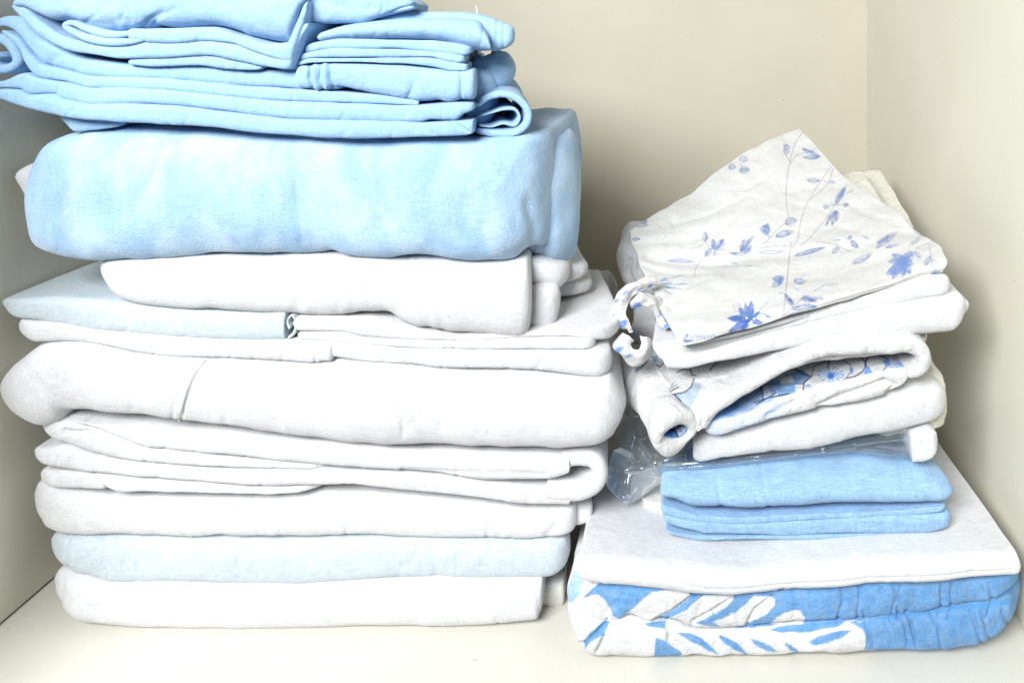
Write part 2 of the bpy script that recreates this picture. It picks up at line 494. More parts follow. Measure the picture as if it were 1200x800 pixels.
# ================================================================== LEFT STACK, bottom to top
# ---- bottom white sheet
t = thing('folded_sheet', 'white folded sheet at the very bottom of the tall stack, resting on the shelf', 'sheet', (-0.28, .62, 0))
slab('fold', [(66, 678), (80, 676), (128, 684), (230, 686), (330, 688), (420, 681), (530, 678), (637, 678)],
     [(66, 709), (76, 722), (105, 728.5), (187, 733), (262, 735), (397, 734.5), (452, 733), (565, 731), (629, 728), (637, 716)],
     .519, .25, white, t, erl=5, err=4, cr=.008, cl=.02, seed=11, amp=.0011, tr=-.03, wr=((.02, .0004, (1, 1, .25)),))
slab('fold', [(560, 684), (662, 681)], [(560, 713), (662, 713)], .541, .18, creamw, t, cr=.004, err=4, seed=12, tr=-.02)
# ---- pale blue sheet
t = thing('folded_sheet', 'pale grey-blue folded sheet lying second from the bottom of the tall stack', 'sheet', (-0.28, .62, .03))
slab('fold', [(61, 634), (79, 627), (150, 627), (225, 629), (300, 630), (434, 628), (490, 630), (572, 631), (640, 630), (668, 632)],
     [(61, 661), (79, 669), (97, 673), (127, 682), (157, 684.5), (195, 681.5), (225, 682), (270, 687), (319, 687.5), (397, 683), (452, 677.5), (527, 676.5), (640, 676), (668, 666)],
     .524, .24, greyb, t, erl=7, err=10, cr=.016, cl=.02, seed=21, tr=-.04, key='pale',
     creases=(([(80, 630), (77, 648), (80, 671)], .0016, 2.2), ([(86, 630), (83, 650), (88, 672)], -.0008, 4)))
# ---- white sheet with flap
t = thing('folded_sheet', 'plain white folded sheet just above the lower pale blue one in the tall stack', 'sheet', (-0.28, .62, .06))
slab('fold', [(42, 566), (60, 569), (140, 580), (290, 580), (397, 576), (550, 585), (625, 592), (678, 590)],
     [(41, 612), (49, 623), (75, 627.5), (146, 626.5), (225, 629.5), (251, 628), (300, 629.5), (340, 629.5), (434, 627.5), (490, 630.5), (572, 631.5), (651, 629.5), (678, 624)],
     .523, .25, white2, t, erl=6, err=10, cr=.012, cl=.016, seed=31, amp=.0012, tr=-.04,
     creases=(([(566, 596), (571, 612), (570, 630)], .0009, 3), ([(655, 600), (651, 618), (640, 628)], .001, 4)), wr=((.018, .0004, (1, 1, .3)),))
slab('flap', [(640, 590), (674, 588), (688, 588)], [(640, 612), (676, 613), (688, 610), (694, 604)], .535, .12, white2, t, err=4, cr=.003, seed=32, tr=-.02)
# ---- white sheet with open loop
t = thing('folded_sheet', 'thin white sheet of several loose folds ending in an open loop on its right', 'sheet', (-0.27, .62, .10))
slab('fold', [(48, 551), (80, 551), (122, 556)], [(48, 569), (80, 572), (124, 572)], .522, .2, white, t, cl=.008, cr=.003, seed=41)
slab('fold', [(112, 556), (169, 561), (225, 564), (300, 570), (410, 568)], [(114, 562), (124, 572), (142, 579), (187, 577.5), (292, 579.5), (397, 574.5), (410, 571)],
     .519, .2, white, t, erl=9, cl=.008, cr=.045, err=30, seed=42)
slab('fold', [(42, 527), (75, 523), (105, 533), (150, 540), (210, 545), (262, 548), (340, 548), (400, 550), (452, 552), (512, 556), (580, 565), (640, 571), (668, 572)],
     [(41, 538), (55, 544), (75, 549), (112, 553.5), (169, 557.5), (225, 561.5), (300, 567.5), (340, 567), (407, 567), (471, 576.5), (550, 583.5), (625, 591), (668, 591)],
     .5185, .22, white, t, erl=4, err=3, cl=.008, cr=.0, seed=43, amp=.0008)
slab('fold', [(51, 494), (62, 487.5), (85, 495), (112, 502), (139, 514), (165, 525), (202, 528.5), (262, 534), (340, 541), (420, 548)],
     [(51, 508), (62, 516), (75, 521), (105, 531), (150, 538.5), (210, 543.5), (262, 546.5), (319, 548), (380, 551), (420, 551)],
     .517, .22, white, t, erl=4, cl=.008, cr=.045, err=30, seed=44, amp=.0006,
     creases=(([(76, 504), (90, 506), (104, 504)], .004, 1.8),))
slab('fold', [(81, 488), (112, 494), (161, 497), (210, 502), (262, 506), (340, 515), (397, 519), (490, 527), (602, 531), (668, 532)],
     [(81, 491), (112, 499), (139, 512), (165, 523), (202, 527), (262, 532.5), (340, 540.5), (452, 549.5), (512, 553.5), (580, 562), (640, 562), (668, 556)],
     .5155, .22, white, t, erl=8, err=5, cl=.006, cr=.0, seed=45, amp=.0006, creases=(([(470, 550), (560, 553), (640, 556)], .0012, 2),))
ribbon('loop', [(650, 544), (682, 540), (698, 545), (703, 557), (697, 571), (682, 579), (660, 580), (640, 578)], [21, 21, 21, 20, 22, 24, 24, 24], .517, .16, white, t, seed=46, ends=False, amp=.0005, dxb=-.02)
# ---- large white quilt cover with a piped seam
t = thing('folded_duvet_cover', 'thickest white folded cover, crossed by a raised piped seam on its left', 'bedding', (-0.26, .62, .145))
slab('cover', [(2, 446), (15, 425), (30, 409), (50, 401), (80, 401), (115, 405), (150, 411), (200, 416), (260, 421), (340, 425), (440, 427), (560, 434), (660, 440), (712, 442), (733, 470)],
     [(2, 488), (12, 500), (25, 504), (36, 506), (52, 500), (62, 488), (85, 488.5), (112, 493), (161, 497.5), (210, 502.5), (262, 507), (337, 515), (397, 519.5), (490, 527.5), (546, 529), (602, 531), (651, 530.5), (692, 529), (716, 520), (733, 492)],
     .505, .24, white2, t, erl=9, err=12, cl=.02, cr=.022, seed=51, amp=.0018, res=1.15, e=2.5, key='cover', tr=-.03, nf=56,
     creases=(([(246, 420), (228, 448), (214, 475), (209, 503)], .0013, 2.0), ([(232, 420), (214, 448), (202, 475), (198, 503)], .0009, 2.6)),
     wr=((.03, .0011, (1, 1, .45)), (.016, .0005, (1, 1, .3))))
tube('piping', on_surface('cover', [(241, 421), (230, 434), (221, 450), (215, 466), (211, 484), (210, 500)], 36, .0003), .0012, thread, t)
# ---- white sheet, two hemmed halves
t = thing('folded_sheet', 'flat white sheet with fine stitched hems, between the piped cover and the blue-grey pillowcase', 'sheet', (-0.27, .62, .2))
slab('fold', [(366, 399), (400, 397), (473, 407), (560, 408), (627, 409), (697, 409), (717, 412)],
     [(366, 412), (387, 418), (430, 425.5), (483, 427.5), (517, 431.5), (573, 432.5), (627, 434), (660, 438), (700, 443.5), (717, 438)],
     .512, .10, white2, t, erl=9, err=6, cl=.004, cr=.012, seed=61, key='hem', tr=-.02, amp=.0006, creases=(([(517, 408), (518, 432)], .0007, 1.6),))
slab('fold', [(348, 389), (400, 389), (427, 395), (520, 398), (573, 397), (607, 396), (660, 395), (699, 397)],
     [(348, 398), (373, 399), (420, 404), (473, 407.5), (513, 410), (527, 408.5), (600, 410), (699, 410)],
     .513, .10, white2, t, erl=5, err=5, cl=.004, cr=.010, seed=62, tr=-.02, amp=.0005, creases=(([(521, 397), (523, 410)], .0008, 1.8), ([(532, 397), (533, 410)], .0006, 1.6)))
slab('fold', [(345, 373), (380, 371), (430, 373), (480, 384), (540, 392), (620, 387), (680, 384), (730, 384)],
     [(345, 387), (400, 388.5), (427, 394.5), (520, 398), (573, 397), (607, 396), (660, 395), (697, 400), (716, 403), (730, 397)],
     .514, .13, white2, t, erl=6, err=9, cl=.004, cr=.03, seed=63, tr=-.03, amp=.0007)
slab('fold', [(22, 376), (60, 377), (110, 386), (180, 393), (260, 398), (333, 398), (372, 398), (390, 401)],
     [(22, 394), (40, 400.5), (80, 399.5), (115, 402.5), (150, 409.5), (180, 414.5), (240, 418.5), (300, 422.5), (366, 426.5), (376, 424), (390, 422)],
     .511, .2, white2, t, erl=4, err=7, cl=.01, cr=.004, seed=64, amp=.0006,
     creases=(([(180, 396), (181, 413)], .0006, 2), ([(368, 400), (369, 426)], .0012, 1.6)))
# ---- pale grey-blue pillowcase on the left
t = thing('folded_pillowcase', 'pale grey-blue folded pillowcase poking out on the left, rolled at its right tip', 'pillowcase', (-0.36, .6, .215))
slab('fold', [(2, 352), (20, 348), (60, 347), (120, 352), (180, 358), (250, 363), (310, 362), (334, 361)],
     [(2, 365), (14, 372.5), (40, 376), (70, 383), (110, 390), (150, 391.5), (200, 395.5), (250, 399), (300, 400.5), (334, 399.5)],
     .512, .17, greyb, t, erl=4, err=3, cl=.012, cr=.002, seed=71, amp=.0009, creases=(([(150, 362), (148, 392)], .0005, 3), ([(300, 366), (325, 361)], .0015, 3)))
ribbon('rolled_tip', [(337, 397), (344, 390), (346, 378), (341, 370), (336, 377), (339, 386)], 3.6, .514, .05, greyb, t, seed=72, amp=.0002)
# ---- white bundle beneath the blue flannel
t = thing('folded_sheet', 'bulky white folded sheet directly beneath the mottled blue bundle', 'sheet', (-0.2, .62, .235))
slab('fold', [(118, 306), (200, 303), (300, 301), (380, 297), (480, 300), (560, 306), (619, 305)],
     [(118, 328), (130, 345), (145, 352), (165, 357), (200, 359.5), (260, 363.5), (300, 366), (345, 369.5), (380, 372), (405, 371.5), (418, 368.5), (430, 369.5), (450, 373), (470, 382), (490, 387.5), (520, 389.5), (560, 394.5), (600, 399), (619, 396)],
     .508, .21, white, t, erl=9, err=6, cl=.016, cr=.006, seed=81, amp=.0017, nf=36, tr=-.03,
     creases=(([(455, 372), (440, 345), (432, 320)], .002, 9), ([(505, 390), (492, 365), (487, 340)], .0015, 6), ([(345, 368), (352, 345)], .0012, 8)),
     wr=((.03, .0008, (1, 1, .4)),))
slab('fold', [(560, 331), (640, 331), (659, 334)], [(560, 388), (640, 389), (651, 383), (659, 366)], .522, .12, white, t, err=9, cr=.014, seed=82, tr=-.03, nf=30, amp=.0018)
slab('fold', [(590, 306), (630, 305), (667, 315)], [(590, 326), (630, 336), (655, 340), (667, 334)], .530, .12, white, t, err=12, cr=.02, seed=83, e=2, amp=.002, tr=-.02)
slab('fold', [(600, 312), (660, 309), (691, 312)], [(600, 330), (660, 334), (691, 329)], .555, .08, white, t, err=12, cr=.02, seed=84, e=2, amp=.002, tr=-.02)
slab('fold', [(600, 332), (660, 331), (693, 334)], [(600, 346), (660, 347), (693, 344)], .565, .08, white, t, err=9, cr=.02, seed=85, e=2, amp=.002, tr=-.02)
# ---- mottled blue flannel bundle
t = thing('blanket', 'thick fluffy mottled light blue blanket, the bulkiest blue bundle in the tall stack', 'blanket', (-.26, .6, .268))
slab('body', [(32, 168), (60, 156), (110, 152.5), (200, 152), (300, 156), (400, 161), (500, 163), (580, 160), (652, 156)],
     [(32, 291), (60, 302), (100, 309), (150, 310.5), (195, 307), (250, 305), (300, 303.5), (360, 302), (380, 297.5), (400, 303), (440, 305.5), (480, 300.5), (500, 303), (560, 309), (595, 309), (616, 303), (652, 303)],
     .500, .185, flann, t, erl=7, err=24, cl=.012, cr=.045, seed=91, amp=.0024, e=2.8, nose=.55, nf=60, tr=-.004,
     creases=(([(560, 185), (590, 215), (606, 245)], .0012, 12), ([(618, 240), (628, 270), (622, 305)], .003, 7), ([(340, 160), (352, 200), (346, 250)], .0012, 14), ([(210, 158), (214, 200), (200, 235)], .0012, 14)),
     wr=((.028, .0015, (1, 1, .5)), (.013, .0005, (1, 1, .5))))
slab('end_fold', [(590, 172), (640, 166), (662, 166), (679, 186)], [(600, 300), (622, 305), (640, 314), (658, 318), (671, 311), (679, 288)],
     .527, .14, flann, t, erl=6, err=7, cl=.0, cr=.03, seed=92, amp=.002, e=2.4, nose=.7, nf=50, tr=-.02, creases=(([(640, 235), (646, 262), (638, 300)], .0028, 7),), wr=((.028, .0015, (1, 1, .5)), (.013, .0005, (1, 1, .5))))
slab('folded_cloth', [(18, 199), (30, 191), (90, 190)], [(18, 212), (26, 235), (34, 254), (90, 268)], .527, .09, white, None, erl=4, cl=.0, seed=95)
tag(COL.objects['folded_cloth'], 'white cloth corner peeping out left of the mottled blue blanket', 'cloth')

# ---- top blue sheet: long stacked folds with a roll at the right end
t = thing('folded_sheet', 'long sky blue folded sheet on top of the mottled blanket, with a rolled right end', 'sheet', (-0.3, .6, .35))
slab('fold', [(-14, 106), (0, 104), (20, 106), (32, 111), (58, 110), (75, 117), (108, 122), (140, 121), (180, 122), (240, 127), (340, 139), (430, 142.5), (490, 143), (530, 140.5), (557, 139)],
     [(-14, 111), (0, 117), (30, 128), (68, 137), (110, 141.5), (160, 145.5), (240, 149.5), (300, 156), (340, 159), (400, 161), (500, 162), (545, 160.5), (557, 157)],
     .497, .23, skyb, t, erl=12, err=3, cl=.008, cr=.004, seed=101, amp=.0007, tr=-.04, creases=(([(528, 141), (540, 149), (549, 156)], .002, 1.6),))
slab('fold', [(-14, 96), (0, 95), (25, 85), (42, 91), (75, 96), (108, 104), (125, 103), (180, 104), (240, 110), (320, 118), (420, 122), (492, 123.5), (535, 121), (555, 122)],
     [(-14, 103), (0, 103), (20, 105), (32, 111.5), (58, 110.5), (75, 117.5), (108, 122.5), (140, 121.5), (180, 122.5), (240, 127.5), (340, 139.5), (430, 143), (490, 143.5), (505, 140), (532, 140), (543, 132), (555, 128)],
     .499, .23, skyb, t, erl=9, err=9, cl=.006, cr=.004, seed=102, tr=-.045, amp=.0007)
slab('fold', [(2, 35), (14, 40), (22, 45), (34, 62), (48, 76), (70, 80.5), (108, 89), (180, 92), (240, 97), (320, 103), (420, 108), (492, 118)],
     [(2, 39), (10, 46), (20, 58), (28, 77), (42, 91), (75, 96.5), (108, 104.5), (125, 103.5), (180, 104.5), (240, 110.5), (320, 118.5), (420, 122.5), (492, 124)],
     .501, .22, skyb, t, erl=5, err=2, cl=.006, cr=.002, seed=103, tr=-.045, amp=.0006)
slab('fold', [(-6, 21), (12, 18), (22, 20), (40, 40), (60, 52), (80, 62), (110, 71), (140, 75), (180, 77.5), (240, 76), (300, 82), (360, 80), (400, 80)],
     [(-6, 31), (5, 32), (22, 43), (34, 60), (48, 76), (70, 81), (108, 89.5), (180, 92.5), (240, 97.5), (320, 103.5), (380, 107), (400, 104)],
     .503, .22, skyb, t, erl=7, err=8, cl=.006, cr=.004, seed=104, amp=.0006, creases=(([(66, 66), (58, 74), (62, 80)], .001, 4),))
ribbon('rolled_edge', [(-14, 44), (4, 48), (14, 60), (17, 73), (8, 80), (-6, 80), (-10, 70), (-2, 64)], 11, .503, .16, skyb, t, seed=105, amp=.0004)
slab('side_fold', [(540, 72), (570, 63), (596, 61), (606, 68)], [(540, 112), (580, 112), (606, 100)], .535, .12, skyb, t, err=14, cr=.02, seed=106, amp=.0016, tr=-.05, e=2)
slab('side_fold', [(535, 84), (560, 82), (585, 86)], [(535, 158), (556, 157), (585, 140)], .515, .12, skyb, t, err=14, cr=.03, seed=107, amp=.0016, tr=-.05, e=2)
ribbon('rolled_end', [(558, 124), (574, 114), (592, 111), (609, 118), (619, 132), (617, 146), (604, 156), (580, 157), (557, 154)], [8, 8, 8, 9, 9, 9, 8, 7, 6], .512, .11, skyb, t, seed=108, amp=.0008, dxb=-.034, dzb=.006)
ribbon('rolled_end', [(556, 138), (575, 133), (592, 128), (604, 129), (609, 138), (604, 147), (590, 145), (575, 149), (560, 147)], [6, 6, 6, 6, 6, 6, 5, 5, 5], .514, .10, skyb, t, seed=109, amp=.0012, dxb=-.034)
slab('flap', [(71, 136), (100, 139), (150, 143)], [(74, 143), (86, 155), (105, 153), (150, 147)], .508, .08, skyb, t, seed=110)

# ---- gathered pillowcase in the same blue
t = thing('folded_pillowcase', 'sky blue pillowcase with gathered pleats, laid over the right half of the long blue sheet', 'pillowcase', (-0.2, .6, .375))
slab('fold', [(345, 77), (380, 74), (400, 74), (430, 75), (474, 76), (510, 81), (530, 84), (555, 84)],
     [(345, 104), (360, 105.5), (370, 107.5), (380, 106), (390, 104), (410, 107), (440, 111.5), (470, 117), (485, 118.5), (500, 117.5), (512, 116), (525, 118.5), (540, 115), (555, 115)],
     .498, .2, skyb2, t, erl=5, err=3, cl=.002, cr=.003, seed=111, tr=-.045, amp=.0012, nf=40, res=1.1,
     creases=(([(363, 76), (361, 92), (366, 107)], .0026, 2), ([(376, 76), (373, 92), (378, 107)], .002, 2), ([(387, 76), (386, 92), (391, 105)], .002, 2.2), ([(369, 76), (367, 92), (372, 107)], -.0012, 2), ([(381, 76), (380, 92), (384, 107)], -.0012, 2.4), ([(484, 90), (480, 115)], .0012, 5), ([(540, 85), (541, 115)], .001, 2)))
slab('fold', [(344, 75), (365, 68), (400, 68), (460, 68), (501, 67.5), (532, 73), (549, 76)], [(344, 79), (365, 74), (400, 73.5), (474, 75), (510, 79.5), (528, 83.5), (549, 83)], .4995, .2, skyb2, t, err=4, cr=.004, seed=112, tr=-.045, amp=.0004)
slab('fold', [(346, 66), (365, 60), (400, 57), (430, 58), (460, 58), (480, 59), (525, 63), (545, 66)], [(346, 74), (365, 68), (400, 67), (460, 67), (501, 66.5), (536, 73), (545, 73)], .5005, .2, skyb2, t, err=4, cr=.004, seed=113, tr=-.045, amp=.0004)
slab('fold', [(352, 56), (370, 50), (400, 46), (450, 46), (500, 47), (530, 51), (553, 56)], [(352, 66), (365, 60), (400, 57), (430, 57.5), (455, 57), (480, 59), (525, 63.5), (541, 65), (553, 62)], .5015, .2, skyb2, t, err=7, cr=.006, seed=114, tr=-.045, amp=.0004)
slab('top_fold', [(370, 38), (400, 30), (440, 25), (480, 22), (540, 20), (558, 22), (572, 40), (576, 52)],
     [(370, 50), (400, 46), (450, 46.5), (490, 46.5), (515, 49), (545, 58.5), (565, 61), (576, 60)], .4995, .17, skyb2, t, erl=4, err=4, cl=.004, cr=.003, nose=1.6, seed=115, tr=-.045, amp=.0008, e=2.0)
slab('hem_end', [(400, 26), (440, 19), (480, 14), (540, 15), (565, 19), (590, 27), (603, 33)], [(400, 40), (480, 42), (560, 55), (580, 60), (592, 57), (603, 50)], .512, .15, skyb2, t, err=4, cr=.006, seed=116, tr=-.045, amp=.0006,
     creases=(([(575, 25), (574, 58)], .0008, 2), ([(583, 26), (582, 58)], .0008, 2), ([(591, 29), (590, 57)], .0008, 2)))
tube('loose_thread', spline([at(558.5, 20, .56), at(559, 14, .562), at(558, 6, .561)], 12), .0005, thread, t)

# ---- topmost blue flap with a pointed corner
t = thing('folded_sheet', 'topmost sky blue folded sheet, its pointed corner hanging over the folds below', 'sheet', (-0.33, .6, .39))
slab('fold', [(150, 70), (190, 68), (240, 65), (280, 72), (309, 76)], [(150, 76), (180, 78.5), (230, 76.5), (262, 80.5), (298, 83), (309, 80)], .4985, .17, skyb2, t, erl=3, err=4, cl=.003, cr=.003, seed=121, amp=.0004)
slab('fold', [(14, 5), (24, 6), (40, 20), (68, 40), (80, 45), (110, 52), (145, 53), (175, 46), (200, 50), (240, 48), (270, 51), (300, 62), (330, 70), (341, 50), (350, 30), (362, 27)],
     [(14, 9), (22, 20), (40, 38), (60, 51), (80, 60), (110, 65.5), (140, 70), (180, 69), (240, 65), (270, 70), (300, 76), (320, 79), (338, 81.5), (345, 65), (353, 44), (362, 30)],
     .4955, .19, skyb2, t, erl=4, err=2, cl=.004, cr=.001, seed=122, amp=.0005)
slab('fold', [(150, 34), (200, 33), (240, 32), (280, 42), (320, 52), (334, 50), (345, 26), (356, 4), (360, 2)],
     [(150, 45), (175, 50), (200, 51), (240, 48.5), (270, 51.5), (300, 62.5), (330, 72.5), (339, 76), (346, 55), (356, 25), (360, 12)],
     .494, .18, skyb2, t, erl=4, err=2, cl=.003, cr=.001, seed=123, amp=.0005)
ribbon('rolled_edge', [(180, 43), (150, 49), (120, 49), (95, 43), (78, 34), (74, 30), (80, 27), (100, 34), (125, 41), (155, 39), (185, 36)], [4, 8, 9, 9, 8, 8, 8, 8, 8, 7, 3], .494, .15, skyb2, t, seed=124, amp=.0003)
slab('top_fold', [(14, 2), (24, -10), (60, -18), (150, -22), (250, -22), (330, -20), (357, -8)],
     [(14, 8), (24, 10), (37, 18), (55, 25), (72, 24.5), (90, 31), (120, 38), (150, 36), (164, 33), (172, 29), (190, 32.5), (215, 33.5), (240, 32.5), (280, 43), (320, 53), (333, 54.5), (342, 34), (350, 10), (357, 1)],
     .4925, .2, skyb2, t, erl=5, err=2, cl=.004, cr=.001, nose=1.3, seed=125, amp=.0016, nf=40,
     creases=(([(172, 30), (163, 33), (150, 37)], .001, 3), ([(168, 30), (176, 22), (190, 14)], .0018, 3), ([(178, 30), (186, 20), (206, 10)], .0013, 2.4), ([(80, 25), (110, 28), (150, 24)], .0008, 5)))
slab('flap', [(340, -12), (400, -10), (450, -8), (478, 0), (487, 4)], [(340, 27), (385, 27.5), (400, 27), (420, 28), (440, 21), (470, 13.5), (487, 9.5)], .502, .15, skyb2, t, err=4, cr=.006, seed=126, tr=-.045, amp=.0009,
     creases=(([(352, 3), (375, 2), (400, 6), (440, 10)], .0022, 1.8), ([(444, 22), (470, 10), (486, 6)], .0016, 1.6)))

# ================================================================== RIGHT STACK, bottom to top
quilt_white, quilt_blue = np.array([.64, .64, .645]), np.array([.10, .27, .53])
qb2 = np.array([.24, .45, .74])
qp = Print(quilt_white)
def q7(pts): return [(640 + x / 4, 600 + y / 4) for x, y in pts]
def q8(pts): return [(900 + x / 4, 600 + y / 4) for x, y in pts]
# upper fold: blue ground with white leaf appliqué
qp.poly(q7([(175, 395), (240, 335), (300, 290), (700, 300), (1100, 290), (2240, 250), (2300, 420), (1500, 505), (1180, 520), (940, 540), (830, 540), (690, 520), (560, 500), (420, 440), (375, 470), (345, 500), (310, 490), (295, 440), (270, 400), (235, 385)]), quilt_blue, .07, 1.2)
for pts in ([(385, 470), (440, 420), (500, 372), (560, 360), (670, 368), (675, 390), (650, 420), (560, 470), (490, 512), (430, 515)],
            [(560, 502), (650, 460), (700, 420), (735, 388), (880, 388), (878, 410), (850, 440), (740, 500), (680, 524)],
            [(780, 515), (840, 490), (910, 450), (980, 392), (1050, 392), (1072, 410), (1068, 440), (1040, 472), (940, 525), (830, 545)],
            [(1050, 520), (1110, 475), (1160, 460), (1190, 465), (1215, 490), (1200, 520), (1100, 530)]):
    qp.poly(q7(pts), quilt_white, 0, 1.0)
# lower fold
qp.poly(q8([(470, 505), (560, 480), (1300, 380), (1300, 700), (600, 700), (520, 650), (450, 645), (460, 590), (440, 545), (380, 515)]), quilt_blue, .07, 1.2)
for pts in ([(175, 605), (200, 570), (270, 505), (300, 508), (270, 570), (215, 600), (180, 640)],
            [(515, 585), (560, 600), (635, 655), (620, 690), (505, 690)],
            [(610, 562), (660, 562), (730, 590), (780, 630), (812, 668), (760, 650), (680, 605)],
            [(805, 573), (850, 585), (905, 620), (950, 668), (890, 650), (830, 610)],
            [(950, 592), (1000, 600), (1050, 625), (1085, 655), (1030, 645), (980, 620)],
            [(1110, 608), (1150, 620), (1195, 660), (1150, 650)],
            [(1040, 555), (1090, 535), (1250, 515), (1400, 508), (1380, 530), (1230, 560), (1120, 562)],
            [(460, 520), (560, 508), (555, 545), (480, 535)]):
    qp.poly(q7(pts), quilt_blue, .07, .8)
qp.poly(q8([(185, 605), (250, 575), (330, 555), (395, 552), (350, 585), (280, 610), (210, 625)]), quilt_blue, .07, .6)
qp.poly([(664, 690), (672, 672), (684, 676), (682, 690), (672, 705), (666, 706)], qb2, .3, 1)
qp.line(q7([(165, 480), (215, 520)]), .4, S(150, 150, 160)); qp.line(q7([(140, 605), (185, 600)]), .5, S(120, 120, 130))
quiltm = fabric('appliqued_quilt_cotton', (1, 1, 1), attr=True, mottle=.13, mscale=30, bump=.8, wrink=.6, wscale=75)
t = thing('folded_quilt', 'blue and white quilt with leaf appliqué, at the bottom of the right pile', 'quilt', (.06, .62, 0))
puck = []
rng = np.random.default_rng(4)
for x in (985, 1008, 1047, 1056, 1103, 1116, 1160):
    j = rng.uniform(-4, 4); puck.append(([(x, 684), (x + j, 704), (x - 4, 726)], .0017, 2.2))
for x in (1022, 1062, 1072, 1100, 1148, 1160, 1184):
    j = rng.uniform(-4, 4); puck.append(([(x - 10, 716), (x - 3 + j, 736), (x + 3, 758)], .0017, 2.2))
for p_ in ([(712, 727), (700, 740), (686, 752)], [(690, 700), (712, 722)], [(816, 695), (790, 715), (766, 727)], [(862, 697), (842, 712), (812, 729)], [(906, 697), (885, 714), (876, 731)], [(782, 735), (784, 750)], [(700, 762), (708, 745)]):
    puck.append((p_, .0026, 2.2))
slab('lower_fold', [(666, 716), (700, 722), (735, 722), (760, 727), (783, 727), (820, 736), (852, 735), (900, 730), (1000, 724), (1100, 711), (1160, 702), (1197, 698)],
     [(666, 742), (676, 757), (692, 766.5), (720, 769), (765, 770.5), (800, 769.5), (815, 766), (840, 769), (905, 768), (935, 765), (985, 766), (1040, 764), (1100, 762.5), (1165, 757), (1197, 736)],
     .4935, .22, quiltm, t, erl=16, nose=.65, e=2.6, err=16, cl=.02, cr=.03, seed=131, amp=.0012, res=1.0, nf=46, paint=qp, creases=puck, wr=((.014, .0009, (1, 1, .8)), (.006, .0003, (1, 1, 1))), tr=-.01)
slab('upper_fold', [(668, 686), (700, 681), (780, 686), (852, 692), (960, 685), (1050, 676), (1125, 674), (1196, 672)],
     [(668, 706), (690, 722), (712, 727), (726, 725), (735, 719), (760, 727), (783, 724), (820, 735.5), (852, 734.5), (900, 729), (1000, 723.5), (1045, 722), (1100, 711), (1160, 701), (1196, 692)],
     .4945, .21, quiltm, t, erl=14, nose=.65, e=2.6, err=10, cl=.02, cr=.02, seed=132, amp=.0012, res=1.0, nf=46, paint=qp, creases=puck, wr=((.014, .0009, (1, 1, .8)), (.006, .0003, (1, 1, 1))), tr=-.01)
slab('folded_side', [(665, 690), (676, 684), (700, 686)], [(665, 740), (676, 756), (700, 760)], .500, .2, quiltm, t, erl=10, err=3, cl=.02, cr=.002, seed=133, paint=qp, nf=36, res=.8, wr=((.011, .001, (1, 1, .6)),))
# ---- white tablecloth with stitched hem
t = thing('folded_tablecloth', 'broad white folded tablecloth with a stitched hem, spread over the leaf quilt', 'tablecloth', (.06, .62, .04))
slab('cloth', [(677, 653), (720, 655), (790, 662), (860, 667), (950, 661), (1050, 654), (1130, 650), (1198, 646)],
     [(678, 676), (690, 681.5), (740, 685.5), (780, 690.5), (815, 695.5), (852, 696.5), (890, 695.5), (925, 691.5), (962, 689.5), (1000, 686.5), (1050, 680.5), (1125, 678.5), (1198, 675)],
     .4885, .275, white, t, erl=3, err=2, cl=.004, cr=.004, nose=1.5, e=2.2, seed=141, amp=.0014, key='tcloth', nf=36, tr=-.02, rise=.0,
     creases=(([(692, 664), (740, 667), (772, 672), (792, 680), (826, 690), (878, 689), (960, 683), (1050, 676), (1130, 672), (1190, 668)], .0011, 1.3), ([(690, 664), (694, 668), (686, 673)], .001, 1.4)), wr=((.05, .001, (1, .6, 1)),))
for k in range(16):
    x = 822 + k * 14
    yv = float(curve([(822, 692.5), (852, 694), (890, 692.5), (925, 689), (962, 687), (1000, 684), (1050, 678)], x))
    tube('hem_stitch', on_surface('tcloth', [(x, yv), (x + 3, yv - 1.5), (x + 5.5, yv - 1)], 6, .0001), .00045, creamw, t, 5)
# ---- cream folded edge beside the blue cloth
slab('folded_napkin', [(750, 588), (800, 588)], [(750, 601), (800, 602)], .545, .12, creamw, None, erl=3, err=3, seed=145, nose=.8, amp=.0005)
tag(COL.objects['folded_napkin'], 'small cream folded napkin just left of the chambray cloth', 'napkin')
# ---- chambray cloth
t = thing('folded_cloth', 'mid-blue chambray cloth in neat folds lying on the white tablecloth', 'cloth', (.08, .62, .05))
slab('fold', [(780, 621), (800, 625), (840, 628), (937, 627), (1025, 624), (1089, 620)], [(780, 624), (800, 628.5), (820, 633.5), (852, 632.5), (937, 631.5), (1025, 629.5), (1089, 628)], .517, .16, chamb, t, err=3, cl=.004, cr=.004, nose=.6, e=3.2, seed=151, amp=.0003)
slab('fold', [(776, 601), (800, 607), (830, 611), (865, 613), (915, 611), (1000, 606), (1060, 603), (1113, 602)], [(776, 610), (790, 615), (812, 621), (828, 625), (865, 625), (927, 627), (1000, 623.5), (1085, 623), (1113, 617)], .516, .17, chamb, t, erl=5, err=5, cl=.004, cr=.006, nose=.6, e=3.2, seed=152, amp=.0006,
     creases=(([(920, 623), (927, 626)], .0008, 1.5), ([(950, 620), (958, 625)], .0008, 1.5)))
slab('fold', [(774, 590), (792, 596), (815, 603), (865, 606), (937, 602), (1000, 600), (1060, 597), (1108, 592)], [(774, 601), (795, 606.5), (830, 611.5), (865, 613.5), (915, 611.5), (1000, 606.5), (1060, 603.5), (1108, 598)], .517, .17, chamb, t, erl=4, err=3, cl=.004, cr=.004, nose=.6, e=3.2, seed=153, amp=.0003)
